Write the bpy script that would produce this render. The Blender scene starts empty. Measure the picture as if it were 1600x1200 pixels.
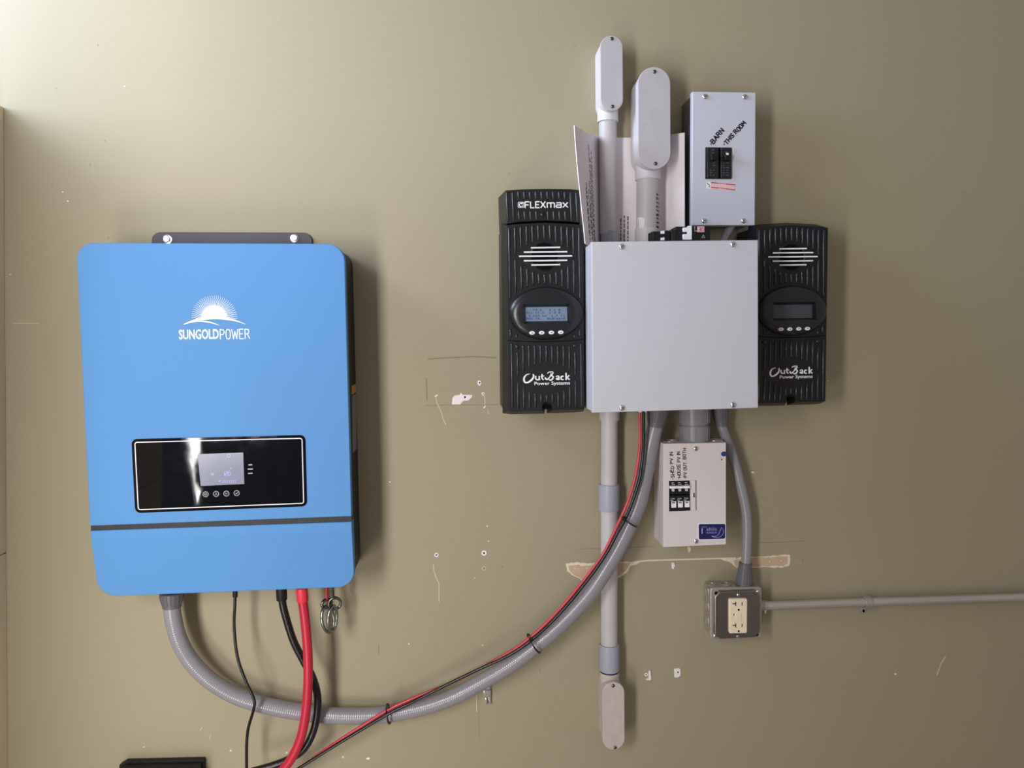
import bpy, bmesh, math, random
from mathutils import Vector, Matrix

random.seed(4)
SC = bpy.context.scene
COL = SC.collection

# ------------------------------------------------------------------ camera
F = 1200.0
CAM = Vector((0.0, -1.5, 1.45))
YAW, PITCH, ROLL = math.radians(3.9), math.radians(3.75), math.radians(0.93)
fwd = Vector((math.sin(YAW) * math.cos(PITCH), math.cos(YAW) * math.cos(PITCH), -math.sin(PITCH)))
r0 = Vector((math.cos(YAW), -math.sin(YAW), 0))
u0 = r0.cross(fwd)
rgt = r0 * math.cos(ROLL) - u0 * math.sin(ROLL)
upv = u0 * math.cos(ROLL) + r0 * math.sin(ROLL)
cam = bpy.data.cameras.new('camera')
cam.sensor_fit = 'HORIZONTAL'
cam.sensor_width = 36.0
cam.lens = 36.0 * F / 1600.0
cam.clip_start = 0.01
camo = bpy.data.objects.new('camera', cam)
COL.objects.link(camo)
camo.matrix_world = Matrix(((rgt.x, upv.x, -fwd.x, CAM.x), (rgt.y, upv.y, -fwd.y, CAM.y),
                            (rgt.z, upv.z, -fwd.z, CAM.z), (0, 0, 0, 1)))
SC.camera = camo
SC.view_settings.view_transform = 'Standard'
SC.view_settings.look = 'None'
SC.view_settings.gamma = 1.0
SC.view_settings.use_curve_mapping = False
SC.view_settings.exposure = 0.0


def P(u, v, d):
    """the point d metres in front of the wall that the measured spot (u, v) of the survey photo shows"""
    r = fwd + rgt * ((u - 800.0) / F) + upv * ((600.0 - v) / F)
    return CAM + r * ((-d - CAM.y) / r.y)


def px(d):
    """metres per photo pixel at depth d"""
    return (1.5 - d) / F


# ------------------------------------------------------------------ world and lights
w = bpy.data.worlds.new('world')
SC.world = w
w.use_nodes = True
w.node_tree.nodes['Background'].inputs[0].default_value = (1.0, 0.93, 0.86, 1)
w.node_tree.nodes['Background'].inputs[1].default_value = 0.33


def area(name, loc, direction, sx, sy, power, color=(1, 1, 1), spread=180):
    l = bpy.data.lights.new(name, 'AREA')
    l.shape = 'RECTANGLE'
    l.size, l.size_y = sx, sy
    l.energy = power
    l.color = color
    l.spread = math.radians(spread)
    o = bpy.data.objects.new(name, l)
    COL.objects.link(o)
    o.location = loc
    o.rotation_euler = Vector(direction).to_track_quat('-Z', 'Y').to_euler()
    return o


XW = P(8, 600, 0).x                      # left corner of the room
ZS = P(6, 168, 0).z                      # sill of the high window in the left wall
area('window_daylight', (XW - 1.2, -0.75, ZS + 0.6), (1, 0.2, -0.15), 1.2, 1.2, 58.0, (0.66, 0.79, 1.0))
area('window_sill_daylight', (XW - 0.10, -0.30, ZS + 0.45), (1, 0.3, -0.1), 0.6, 0.85, 8.0, (0.66, 0.79, 1.0))
area('doorway_daylight', (-0.92, -1.86, 1.37), (0.2, 1, -0.08), 0.38, 1.30, 44.0, (1.0, 0.985, 0.96))
area('added_low_fill', (-0.90, -1.86, 0.36), (-0.1, 1, 0.15), 0.38, 0.64, 15.0, (1.0, 0.97, 0.92))  # added fill that lifts the lower left wall, no known source there


# ------------------------------------------------------------------ materials
def lin(c):
    c = c / 255.0
    return c / 12.92 if c <= 0.04045 else ((c + 0.055) / 1.055) ** 2.4


def rgb(r, g, b):
    return (lin(r), lin(g), lin(b), 1.0)


def mat(name, col, rough=0.5, metal=0.0, spec=0.5, var=0.0, vscale=30.0, bump=0.0, bscale=200.0, emit=0.0,
        rvar=0.0, coat=0.0, stretch=None):
    m = bpy.data.materials.new(name)
    m.use_nodes = True
    nt = m.node_tree
    b = nt.nodes['Principled BSDF']
    b.inputs['Base Color'].default_value = col
    b.inputs['Roughness'].default_value = rough
    b.inputs['Metallic'].default_value = metal
    b.inputs['Specular IOR Level'].default_value = spec
    if coat:
        b.inputs['Coat Weight'].default_value = coat
        b.inputs['Coat Roughness'].default_value = 0.02
    if emit:
        b.inputs['Emission Color'].default_value = col
        b.inputs['Emission Strength'].default_value = emit
    if var or bump or rvar:
        tc = nt.nodes.new('ShaderNodeTexCoord')
        src = tc.outputs['Object']
        if stretch:
            mp = nt.nodes.new('ShaderNodeMapping')
            mp.inputs['Scale'].default_value = stretch
            nt.links.new(src, mp.inputs['Vector'])
            src = mp.outputs['Vector']
    if var or rvar:
        n = nt.nodes.new('ShaderNodeTexNoise')
        n.inputs['Scale'].default_value = vscale
        n.inputs['Detail'].default_value = 6
        nt.links.new(src, n.inputs['Vector'])
    if var:
        mx = nt.nodes.new('ShaderNodeMix')
        mx.data_type = 'RGBA'
        mx.inputs['A'].default_value = tuple(c * (1 - var) for c in col[:3]) + (1,)
        mx.inputs['B'].default_value = tuple(min(1, c * (1 + var)) for c in col[:3]) + (1,)
        nt.links.new(n.outputs['Fac'], mx.inputs['Factor'])
        nt.links.new(mx.outputs['Result'], b.inputs['Base Color'])
    if rvar:
        mr = nt.nodes.new('ShaderNodeMapRange')
        mr.inputs['From Min'].default_value = 0.3
        mr.inputs['From Max'].default_value = 0.7
        mr.inputs['To Min'].default_value = max(0, rough - rvar)
        mr.inputs['To Max'].default_value = rough + rvar
        nt.links.new(n.outputs['Fac'], mr.inputs['Value'])
        nt.links.new(mr.outputs['Result'], b.inputs['Roughness'])
    if bump:
        n2 = nt.nodes.new('ShaderNodeTexNoise')
        n2.inputs['Scale'].default_value = bscale
        n2.inputs['Detail'].default_value = 4
        nt.links.new(src, n2.inputs['Vector'])
        bp = nt.nodes.new('ShaderNodeBump')
        bp.inputs['Strength'].default_value = bump
        bp.inputs['Distance'].default_value = 0.002
        nt.links.new(n2.outputs['Fac'], bp.inputs['Height'])
        nt.links.new(bp.outputs['Normal'], b.inputs['Normal'])
    return m


M = {
    'wall': mat('olive_wall_paint', rgb(161, 151, 126), 0.6, spec=0.28, var=0.03, vscale=3.0, bump=0.12, bscale=260),
    'sidewall': mat('beige_plaster_board', rgb(236, 220, 196), 0.8, var=0.06, vscale=14, bump=0.4, bscale=90),
    'door': mat('grey_blue_door_paint', rgb(105, 112, 135), 0.7),
    'floor': mat('grey_concrete', rgb(186, 178, 166), 0.9, var=0.1, vscale=6, bump=0.3, bscale=60),
    'blue': mat('blue_powder_coat', rgb(85, 141, 199), 0.6, spec=0.25, bump=0.05, bscale=900),
    'black': mat('black_powder_coat', rgb(24, 24, 26), 0.5, spec=0.35, bump=0.05, bscale=900),
    'bracket': mat('dark_grey_bracket_steel', rgb(66, 64, 76), 0.5, spec=0.4),
    'glass': mat('black_gloss_panel', rgb(9, 9, 12), 0.035, spec=0.5, rvar=0.02, vscale=60),
    'lcd': mat('grey_display_glass', rgb(124, 128, 146), 0.16, spec=0.6, emit=0.04),
    'lcdtxt': mat('violet_display_segment', rgb(150, 155, 245), 0.4, emit=0.35),
    'white': mat('white_print', rgb(236, 236, 240), 0.5, spec=0.3),
    'silverprint': mat('silver_print', rgb(196, 196, 204), 0.5, spec=0.3),
    'plastic': mat('black_textured_plastic', rgb(14, 14, 17), 0.42, spec=0.4, bump=0.2, bscale=1400),
    'ribs': mat('black_glossy_rib_plastic', rgb(34, 34, 39), 0.26, spec=0.6),
    'plastic2': mat('black_smooth_plastic', rgb(26, 25, 30), 0.30, spec=0.5),
    'hole': mat('dark_recess', rgb(8, 8, 9), 0.8, spec=0.1),
    'fmlcd': mat('blue_grey_backlit_display', rgb(112, 132, 156), 0.35, emit=0.10),
    'fmlcd_off': mat('dark_unlit_display', rgb(66, 68, 80), 0.25),
    'fmtxt': mat('dark_blue_display_print', rgb(50, 66, 128), 0.5),
    'greybox': mat('pale_grey_enamel', rgb(198, 198, 208), 0.42, spec=0.4, var=0.015, vscale=8),
    'greybox2': mat('cool_grey_enamel', rgb(196, 198, 212), 0.42, spec=0.4, var=0.015, vscale=8),
    'combiner': mat('warm_grey_enamel', rgb(216, 207, 209), 0.45, spec=0.4, var=0.015, vscale=8),
    'galvdark': mat('dark_glossy_steel', rgb(112, 116, 122), 0.22, metal=0.85, var=0.25, vscale=14),
    'chrome': mat('zinc_plated_screw', rgb(222, 220, 222), 0.16, metal=1.0),
    'darkscrew': mat('dark_steel_screw', rgb(120, 112, 112), 0.25, metal=1.0),
    'galv': mat('galvanised_box_steel', rgb(182, 176, 168), 0.30, metal=0.6, var=0.12, vscale=60, rvar=0.08),
    'cover': mat('brushed_cover_steel', rgb(142, 134, 132), 0.24, metal=1.0, var=0.10, vscale=40, rvar=0.08,
                 stretch=(1, 1, 0.12)),
    'emt': mat('galvanised_tube_steel', rgb(196, 186, 182), 0.30, metal=0.65, var=0.15, vscale=40, rvar=0.1,
               stretch=(0.15, 1, 1)),
    'pvc': mat('pale_grey_pvc', rgb(190, 185, 187), 0.42, spec=0.4, var=0.05, vscale=25),
    'pvcbody': mat('light_grey_pvc_fitting', rgb(208, 204, 208), 0.45, spec=0.4, var=0.04, vscale=25),
    'pvccover': mat('greyish_pvc_cover', rgb(184, 180, 186), 0.5, spec=0.4, var=0.09, vscale=38),
    'pvcdirty': mat('stained_grey_pvc', rgb(190, 180, 176), 0.5, spec=0.4, var=0.14, vscale=55, bump=0.15, bscale=300),
    'coupling': mat('blue_grey_pvc_coupling', rgb(160, 162, 178), 0.4, spec=0.4),
    'flex': mat('grey_flexible_conduit', rgb(142, 139, 147), 0.24, spec=0.6),
    'connector': mat('dark_grey_nylon', rgb(100, 98, 104), 0.42, spec=0.4),
    'nipple': mat('mid_grey_pvc', rgb(132, 130, 136), 0.35, spec=0.5),
    'red': mat('red_cable_rubber', rgb(188, 34, 58), 0.36, spec=0.45),
    'redlight': mat('red_wire_insulation', rgb(206, 56, 70), 0.32, spec=0.5),
    'redboot': mat('red_boot_plastic', rgb(224, 52, 70), 0.4, spec=0.45),
    'rubber': mat('black_cable_rubber', rgb(20, 20, 22), 0.3, spec=0.5, bump=0.2, bscale=300),
    'wire': mat('black_wire_insulation', rgb(14, 14, 16), 0.28, spec=0.5),
    'ring': mat('dull_tin_ring', rgb(150, 156, 148), 0.25, metal=1.0),
    'ivory': mat('ivory_receptacle', rgb(238, 220, 192), 0.35, spec=0.45),
    'paper': mat('white_paper', rgb(240, 232, 237), 0.8, spec=0.2),
    'ink': mat('black_ink', rgb(22, 20, 24), 0.7, spec=0.2),
    'greyink': mat('grey_print', rgb(96, 88, 96), 0.8, spec=0.2),
    'dimprint': mat('dim_print', rgb(92, 92, 100), 0.7, spec=0.2),
    'redprint': mat('red_print', rgb(176, 62, 78), 0.6),
    'pinkprint': mat('pink_print', rgb(232, 186, 192), 0.6),
    'bluelabel': mat('navy_label', rgb(22, 24, 92), 0.3),
    'lavender': mat('pale_label_print', rgb(150, 152, 206), 0.5),
    'bluedot': mat('blue_sticker', rgb(28, 60, 140), 0.4),
    'amber': mat('amber_sticker', rgb(196, 140, 40), 0.5),
    'sidelabel': mat('dim_grey_sticker', rgb(120, 112, 116), 0.6),
    'plaster': mat('bare_white_plaster', rgb(238, 230, 232), 0.9, spec=0.2),
    'tornbrown': mat('bare_brown_board_paper', rgb(200, 172, 146), 0.9, spec=0.1, var=0.12, vscale=120),
    'torncream': mat('torn_paper_edge', rgb(228, 214, 194), 0.9, spec=0.1),
    'scuff': mat('pale_scratch', rgb(206, 194, 164), 0.8),
    'scuffdark': mat('dark_scuff', rgb(136, 127, 102), 0.7),
    'bump_paint': mat('painted_over_anchor', rgb(176, 164, 130), 0.6),
    'zip': mat('black_nylon_tie', rgb(16, 16, 18), 0.35),
    'bluering': mat('navy_glue_ring', rgb(30, 34, 60), 0.5),
}


# ------------------------------------------------------------------ mesh helpers
def catmull(pts, step):
    pts = [Vector(p) for p in pts]
    out = []
    n = len(pts)
    for i in range(n - 1):
        p0 = pts[i - 1] if i else pts[i] * 2 - pts[i + 1]
        p1, p2 = pts[i], pts[i + 1]
        p3 = pts[i + 2] if i + 2 < n else p2 * 2 - p1
        k = max(2, int((p2 - p1).length / step * 1.5) + 1)
        for j in range(k):
            t = j / k
            out.append(0.5 * ((2 * p1) + (p2 - p0) * t + (2 * p0 - 5 * p1 + 4 * p2 - p3) * t * t
                              + (3 * p1 - p0 - 3 * p2 + p3) * t ** 3))
    out.append(pts[-1])
    res = [out[0]]
    acc = 0.0
    for a, b in zip(out, out[1:]):
        seg = (b - a).length
        while seg > 0 and acc + seg >= step:
            t = (step - acc) / seg
            a = a.lerp(b, t)
            res.append(a)
            seg = (b - a).length
            acc = 0.0
        acc += seg
    if (res[-1] - out[-1]).length > step * 0.2:
        res.append(out[-1])
    return res


def tube(bm, pts, r, n=12, rfun=None, caps=True, closed=False, flat=1.0):
    pts = [Vector(p) for p in pts]
    m = len(pts)
    rings = []
    nrm = None
    s = 0.0
    for i, p in enumerate(pts):
        if closed:
            t = (pts[(i + 1) % m] - pts[i - 1])
        else:
            t = pts[min(i + 1, m - 1)] - pts[max(i - 1, 0)]
        if t.length < 1e-9:
            t = Vector((0, 0, 1))
        t.normalize()
        if nrm is None:
            a = Vector((0, 1, 0)) if abs(t.y) < 0.9 else Vector((1, 0, 0))
            nrm = (a - t * a.dot(t)).normalized()
        else:
            nrm = nrm - t * nrm.dot(t)
            nrm.normalize()
        bn = t.cross(nrm)
        if i:
            s += (p - pts[i - 1]).length
        rr = rfun(s, i) if rfun else r
        ring = []
        for k in range(n):
            a = 2 * math.pi * k / n
            o = nrm * (math.cos(a) * rr) + bn * (math.sin(a) * rr)
            o.y *= flat
            ring.append(bm.verts.new(p + o))
        rings.append(ring)
    for i in range(m if closed else m - 1):
        a, b = rings[i], rings[(i + 1) % m]
        for k in range(n):
            bm.faces.new((a[k], a[(k + 1) % n], b[(k + 1) % n], b[k]))
    if caps and not closed:
        bm.faces.new(list(reversed(rings[0])))
        bm.faces.new(rings[-1])
    return bm


def lathe(bm, c, axis, prof, n=20):
    """prof: list of (distance along axis, radius)"""
    ax = Vector(axis).normalized()
    a = Vector((0, 1, 0)) if abs(ax.y) < 0.9 else Vector((1, 0, 0))
    e1 = (a - ax * a.dot(ax)).normalized()
    e2 = ax.cross(e1)
    c = Vector(c)
    rings = []
    for h, r in prof:
        if r < 1e-7:
            rings.append([bm.verts.new(c + ax * h)])
        else:
            rings.append([bm.verts.new(c + ax * h + e1 * (math.cos(2 * math.pi * k / n) * r)
                                       + e2 * (math.sin(2 * math.pi * k / n) * r)) for k in range(n)])
    for ra, rb in zip(rings, rings[1:]):
        for k in range(n):
            k2 = (k + 1) % n
            if len(ra) == 1 and len(rb) > 1:
                bm.faces.new((ra[0], rb[k2], rb[k]))
            elif len(rb) == 1 and len(ra) > 1:
                bm.faces.new((ra[k], ra[k2], rb[0]))
            elif len(ra) > 1:
                bm.faces.new((ra[k], ra[k2], rb[k2], rb[k]))
    if len(rings[0]) > 1:
        bm.faces.new(list(reversed(rings[0])))
    if len(rings[-1]) > 1:
        bm.faces.new(rings[-1])
    return bm


def sgn_area(p):
    return sum(a[0] * b[1] - b[0] * a[1] for a, b in zip(p, p[1:] + p[:1])) / 2


def inset(poly, d):
    n = len(poly)
    s = 1 if sgn_area(poly) > 0 else -1
    out = []
    for i in range(n):
        a, b, c = Vector(poly[i - 1]), Vector(poly[i]), Vector(poly[(i + 1) % n])
        e1, e2 = (b - a), (c - b)
        if e1.length < 1e-9 or e2.length < 1e-9:
            out.append(tuple(b))
            continue
        e1.normalize()
        e2.normalize()
        n1, n2 = Vector((-e1.y, e1.x)) * s, Vector((-e2.y, e2.x)) * s
        m = n1 + n2
        if m.length < 1e-6:
            m = n1
        m.normalize()
        k = max(0.35, m.dot(n1))
        out.append(tuple(b + m * (d / k)))
    return out


def rounded(poly, r, n=6):
    """round the corners of a polygon; r is one radius or one per corner"""
    m = len(poly)
    out = []
    for i in range(m):
        rr = r[i] if isinstance(r, (list, tuple)) else r
        b = Vector(poly[i])
        if rr <= 0:
            out.append(tuple(b))
            continue
        e1 = (Vector(poly[i - 1]) - b).normalized()
        e2 = (Vector(poly[(i + 1) % m]) - b).normalized()
        half = e1.angle(e2) / 2
        t = rr / math.tan(half)
        c = b + (e1 + e2).normalized() * (rr / math.sin(half))
        a0 = (b + e1 * t) - c
        a1 = (b + e2 * t) - c
        ang = a0.angle_signed(a1)
        for k in range(n + 1):
            v = a0.copy()
            v.rotate(Matrix.Rotation(-ang * k / n, 2))
            out.append(tuple(c + v))
    return out


def prism(bm, poly, yb, yf, ch=0.0, back_inset=0.0, cuts=(), shift=None):
    """(x, z) outline extruded from y=yb (wall side) to y=yf (front, smaller y) with a chamfered front edge"""
    if sgn_area(poly) < 0:
        poly = list(reversed(poly))
    fl = bm.faces.layers.int.get('flat') or bm.faces.layers.int.new('flat')
    rings = []
    first = inset(poly, back_inset) if back_inset else poly
    rings.append([bm.verts.new((x, yb, z)) for x, z in first])
    if ch > 0:
        for k in range(5):
            a = math.pi / 2 * k / 4
            rings.append([bm.verts.new((x, yf + ch * (1 - math.sin(a)), z)) for x, z in inset(poly, ch * (1 - math.cos(a)))])
    else:
        rings.append([bm.verts.new((x, yf, z)) for x, z in poly])
    n = len(poly)
    for a, b in zip(rings, rings[1:]):
        for k in range(n):
            f = bm.faces.new((a[k], a[(k + 1) % n], b[(k + 1) % n], b[k]))
            if n <= 8 and a is rings[0]:
                f[fl] = 1
    bm.faces.new(list(reversed(rings[0])))[fl] = 1
    bm.faces.new(rings[-1])[fl] = 1
    for zc in cuts:
        g = bm.verts[:] + bm.edges[:] + bm.faces[:]
        bmesh.ops.bisect_plane(bm, geom=g, plane_co=(0, 0, zc), plane_no=(0, 0, 1))
    if shift:
        for v in bm.verts:
            if v.co.y < (yb + yf) / 2:
                v.co.y += shift(v.co.x, v.co.z)
    return bm


def rect(x0, x1, z0, z1):
    return [(x0, z0), (x1, z0), (x1, z1), (x0, z1)]


def box(bm, x0, x1, y0, y1, z0, z1, ch=0.0):
    """y0 is the wall side, y1 the front"""
    return prism(bm, rect(x0, x1, z0, z1), y0, y1, ch)


def ellipse(cx, cz, rx, rz, n=28, a0=0.0, a1=2 * math.pi):
    full = abs(a1 - a0 - 2 * math.pi) < 1e-6
    return [(cx + rx * math.cos(a0 + (a1 - a0) * k / (n if full else n - 1)),
             cz + rz * math.sin(a0 + (a1 - a0) * k / (n if full else n - 1))) for k in range(n)]


def NB():
    return bmesh.new()


# strokes: a hand-lettering alphabet in a unit cell
GL = {
    'A': [[(0, 0), (.35, 1), (.7, 0)], [(.12, .38), (.58, .38)]],
    'B': [[(0, 0), (0, 1), (.45, .95), (.55, .75), (.4, .55), (0, .5)], [(.4, .55), (.62, .3), (.45, .03), (0, 0)]],
    'C': [[(.58, .85), (.35, 1), (.08, .8), (0, .5), (.08, .2), (.35, 0), (.58, .15)]],
    'D': [[(0, 0), (0, 1), (.4, .9), (.62, .5), (.4, .1), (0, 0)]],
    'E': [[(.55, 1), (0, 1), (0, 0), (.55, 0)], [(0, .52), (.45, .52)]],
    'F': [[(.6, 1), (0, 1), (0, 0)], [(0, .5), (.5, .5)]],
    'H': [[(0, 0), (0, 1)], [(.6, 0), (.6, 1)], [(0, .5), (.6, .5)]],
    'I': [[(.1, 0), (.1, 1)]],
    'L': [[(0, 1), (0, 0), (.55, 0)]],
    'M': [[(0, 0), (.08, 1), (.38, .35), (.68, 1), (.78, 0)]],
    'N': [[(0, 0), (0, 1), (.6, 0), (.6, 1)]],
    'O': [[(.3, 1), (.12, .95), (.03, .78), (0, .5), (.03, .22), (.12, .05), (.3, 0), (.48, .05), (.57, .22), (.6, .5), (.57, .78), (.48, .95), (.3, 1)]],
    'P': [[(0, 0), (0, 1), (.45, .95), (.58, .72), (.42, .5), (0, .45)]],
    'R': [[(0, 0), (0, 1), (.45, .95), (.55, .74), (.42, .52), (0, .48)], [(.3, .5), (.62, 0)]],
    'S': [[(.55, .88), (.3, 1), (.06, .82), (.14, .58), (.46, .44), (.56, .2), (.3, 0), (.02, .12)]],
    'T': [[(0, 1), (.7, 1)], [(.35, 1), (.35, 0)]],
    'U': [[(0, 1), (0, .25), (.15, 0), (.45, 0), (.6, .25), (.6, 1)]],
    'V': [[(0, 1), (.3, 0), (.6, 1)]],
    'W': [[(0, 1), (.2, 0), (.42, .8), (.64, 0), (.84, 1)]],
    'm': [[(0, 0), (0, .75), (.8, .75), (.9, .65), (.9, 0)], [(.45, .75), (.45, 0)]],
    'a': [[(.05, .75), (.55, .75), (.62, .65), (.62, 0), (.1, 0), (.02, .1), (.02, .3), (.1, .4), (.62, .4)]],
    'x': [[(0, .75), (.6, 0)], [(0, 0), (.6, .75)]],
    'X': [[(0, 1), (.68, 0)], [(0, 0), (.68, 1)]],
    '-': [[(.1, .45), (.32, .5)]],
    '.': [[(.1, .05), (.14, .05)]],
    '0': [[(.05, .1), (.05, .9), (.15, 1), (.5, 1), (.6, .9), (.6, .1), (.5, 0), (.15, 0), (.05, .1)]],
    '1': [[(.2, 0), (.2, 1)]],
    '2': [[(0, 1), (.6, 1), (.6, .52), (0, .48), (0, 0), (.6, 0)]],
    '3': [[(0, 1), (.6, 1), (.6, 0), (0, 0)], [(.1, .5), (.6, .5)]],
}
SQ = dict(GL)
SQ['O'] = [[(.05, 0), (.05, 1), (.6, 1), (.6, 0), (.05, 0)]]


def adv(ch):
    if ch == ' ':
        return 0.42
    w = max((p[0] for s in GL[ch] for p in s), default=0.3)
    return w + 0.22


def strokes(bm, text, a, b, h, r, y, wob=0.0, flat=0.3, n=6):
    """write text along the (x, z) base line a -> b with letter height h; letters fill the line"""
    a, b = Vector(a), Vector(b)
    tot = sum(adv(c) for c in text) - 0.22
    e = (b - a)
    ln = e.length
    e.normalize()
    up = Vector((-e.y, e.x))
    k = ln / tot
    x = 0.0
    for c in text:
        if c != ' ':
            jz = random.uniform(-wob, wob) * h
            for s in GL[c]:
                pts = []
                for (gx, gz) in s:
                    q = a + e * ((x + gx) * k) + up * (gz * h + jz)
                    pts.append(Vector((q.x, y, q.y)))
                for p, q in zip(pts, pts[1:]):
                    d = (q - p).normalized() * (r * 0.35)
                    tube(bm, [p - d, q + d], r, n, flat=flat)
        x += adv(c)
    return bm


def text_mesh(body, x0, x1, z0, z1, y, thick=0.0003, bold=0.0):
    cu = bpy.data.curves.new('lettering', 'FONT')
    cu.body = body
    cu.size = 1.0
    cu.offset = bold
    cu.extrude = 0.02
    cu.resolution_u = 3
    o = bpy.data.objects.new('lettering_tmp', cu)
    COL.objects.link(o)
    dg = bpy.context.evaluated_depsgraph_get()
    me = bpy.data.meshes.new_from_object(o.evaluated_get(dg))
    bpy.data.objects.remove(o)
    bm = bmesh.new()
    bm.from_mesh(me)
    bpy.data.meshes.remove(me)
    xs = [v.co.x for v in bm.verts]
    ys = [v.co.y for v in bm.verts]
    ax, bx, ay, by = min(xs), max(xs), min(ys), max(ys)
    for v in bm.verts:
        X = x0 + (v.co.x - ax) / (bx - ax) * (x1 - x0)
        Z = z0 + (v.co.y - ay) / (by - ay) * (z1 - z0)
        v.co = Vector((X, y - (thick if v.co.z > 0 else 0), Z))
    return bm


def join(bm, other):
    me = bpy.data.meshes.new('tmp')
    other.to_mesh(me)
    other.free()
    bm.from_mesh(me)
    bpy.data.meshes.remove(me)
    return bm


# ------------------------------------------------------------------ objects, parts
def obj(name, bm, m, parent=None, loc=None, smooth=True, label=None):
    bmesh.ops.recalc_face_normals(bm, faces=bm.faces[:])
    fl = bm.faces.layers.int.get('flat')
    bm.faces.ensure_lookup_table()
    bm.faces.index_update()
    flat = [f.index for f in bm.faces if fl is not None and f[fl]]
    me = bpy.data.meshes.new(name)
    bm.to_mesh(me)
    bm.free()
    if me.attributes.get('flat'):
        me.attributes.remove(me.attributes['flat'])
    me.materials.append(M[m] if isinstance(m, str) else m)
    if smooth:
        lim = math.radians(40 if smooth is True else smooth)
        for p in me.polygons:
            p.use_smooth = True
        try:
            me.set_sharp_from_angle(angle=lim)
        except Exception:
            pass
        for k in flat:
            me.polygons[k].use_smooth = False
    o = bpy.data.objects.new(name, me)
    COL.objects.link(o)
    if parent is not None:
        o.parent = parent
    if loc is not None:
        o.location = loc
    if label:
        o['label'] = label
    return o


def tag(o, label, cat, group=None):
    o['label'] = label
    o['category'] = cat
    if group:
        o['group'] = group
    return o


class Thing:
    def __init__(self, name, label, cat, at, group=None):
        self.loc = Vector(at)
        self.o = bpy.data.objects.new(name, None)
        self.o.empty_display_size = 0.05
        COL.objects.link(self.o)
        self.o.location = self.loc
        tag(self.o, label, cat, group)

    def L(self, u, v, d):
        return P(u, v, d) - self.loc

    def xz(self, u, v, d):
        q = self.L(u, v, d)
        return (q.x, q.z)

    def poly(self, pts, d):
        return [self.xz(u, v, d) for u, v in pts]

    def part(self, name, bm, m, under=None, smooth=True, label=None):
        return obj(name, bm, m, under or self.o, smooth=smooth, label=label)

    def screw(self, u, v, d, r, m='chrome', under=None, slot=True, name='screw', ang=0.6):
        c = self.L(u, v, d)
        bm = NB()
        lathe(bm, c, (0, -1, 0), [(-0.002, r * 0.6), (0, r), (r * 0.28, r * 0.95), (r * 0.5, r * 0.72),
                                 (r * 0.62, r * 0.36), (r * 0.64, 0)], 16)
        s = self.part(name, bm, m, under, smooth=True)
        if slot:
            b = NB()
            ex = Vector((math.cos(ang), 0, math.sin(ang)))
            ez = Vector((-math.sin(ang), 0, math.cos(ang)))
            t, ln = r * 0.1, r * 0.62
            q = [c + ex * (sx * ln) + ez * (sz * t) for sx, sz in ((-1, -1), (1, -1), (1, 1), (-1, 1))]
            prism(b, [(p.x, p.z) for p in q], c.y - r * 0.45, c.y - r * 0.66)
            self.part('slot', b, 'hole', s)
        return s


def single(name, label, cat, bm_fun, m, at, group=None, smooth=True):
    """a thing that is one mesh: bm_fun(L) fills and returns a bmesh in coordinates local to the point at"""
    at = Vector(at)
    bm = bm_fun(lambda u, v, d: P(u, v, d) - at)
    o = obj(name, bm, m, loc=at, smooth=smooth)
    return tag(o, label, cat, group)


# ------------------------------------------------------------------ the setting
def struct(name, bm, m, parent=None, smooth=False):
    o = obj(name, bm, m, parent, smooth=smooth)
    if parent is None:
        o['kind'] = 'structure'
    return o


bm = NB()
box(bm, XW - 0.35, 2.6, 0.10, 0.0, 0.0, 3.4)
wall = struct('wall_back', bm, 'wall')
bm = NB()
v = [bm.verts.new(c) for c in ((XW - 0.6, 0.1, 0), (2.6, 0.1, 0), (2.6, -3.2, 0), (XW - 0.6, -3.2, 0))]
v2 = [bm.verts.new((q.co.x, q.co.y, -0.08)) for q in v]
bm.faces.new(v)
bm.faces.new(list(reversed(v2)))
for i in range(4):
    bm.faces.new((v[i], v[(i + 1) % 4], v2[(i + 1) % 4], v2[i]))
struct('floor', bm, 'floor')

# the left wall leans a little: its corner line runs from P(7,400) to P(12,1150)
ca, cb = P(7, 400, 0), P(12, 1150, 0)
LEAN = (ca.x - cb.x) / (ca.z - cb.z)


def lx(z, off=0.0):
    return ca.x + (z - ca.z) * LEAN + off


def slab(y0, y1, z0, z1, t0, t1, zs=None):
    """a piece of the leaning left wall between depths y0..y1 (metres off the back wall) and heights z0..z1"""
    b = NB()
    c = []
    for (yy, zz) in ((y0, z0), (y1, z0), (y1, z1), (y0, z1)):
        c.append((lx(zz, t0), -yy, zz))
    for (yy, zz) in ((y0, z0), (y1, z0), (y1, z1), (y0, z1)):
        c.append((lx(zz, t1), -yy, zz))
    vs = [b.verts.new(q) for q in c]
    for f in ((0, 1, 2, 3), (7, 6, 5, 4), (0, 4, 5, 1), (1, 5, 6, 2), (2, 6, 7, 3), (3, 7, 4, 0)):
        b.faces.new([vs[k] for k in f])
    return b


zj = P(8, 863, 0).z
wl = struct('wall_left', slab(0.0, 1.02, 0.0, ZS - 0.004, -0.08, -0.006), 'sidewall')
struct('panel', slab(0.001, 1.02, 0.0, zj - 0.0015, -0.006, 0.0), 'sidewall', wl)
struct('panel', slab(0.001, 1.02, zj + 0.0015, ZS, -0.006, 0.0004), 'sidewall', wl)
struct('panel', slab(0.95, 1.02, ZS, 3.4, -0.08, 0.0), 'sidewall', wl)
struct('panel', slab(0.0, 0.95, 3.34, 3.4, -0.08, 0.0), 'sidewall', wl)
# the doorway behind the photographer's left shoulder: an unseen rail shaped to mask its light, open above and below, a narrow gap beside it
YD = 1.72


def leaf(pts, y0, y1):
    b = NB()
    prism(b, pts, -y1, -y0)
    return b


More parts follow.
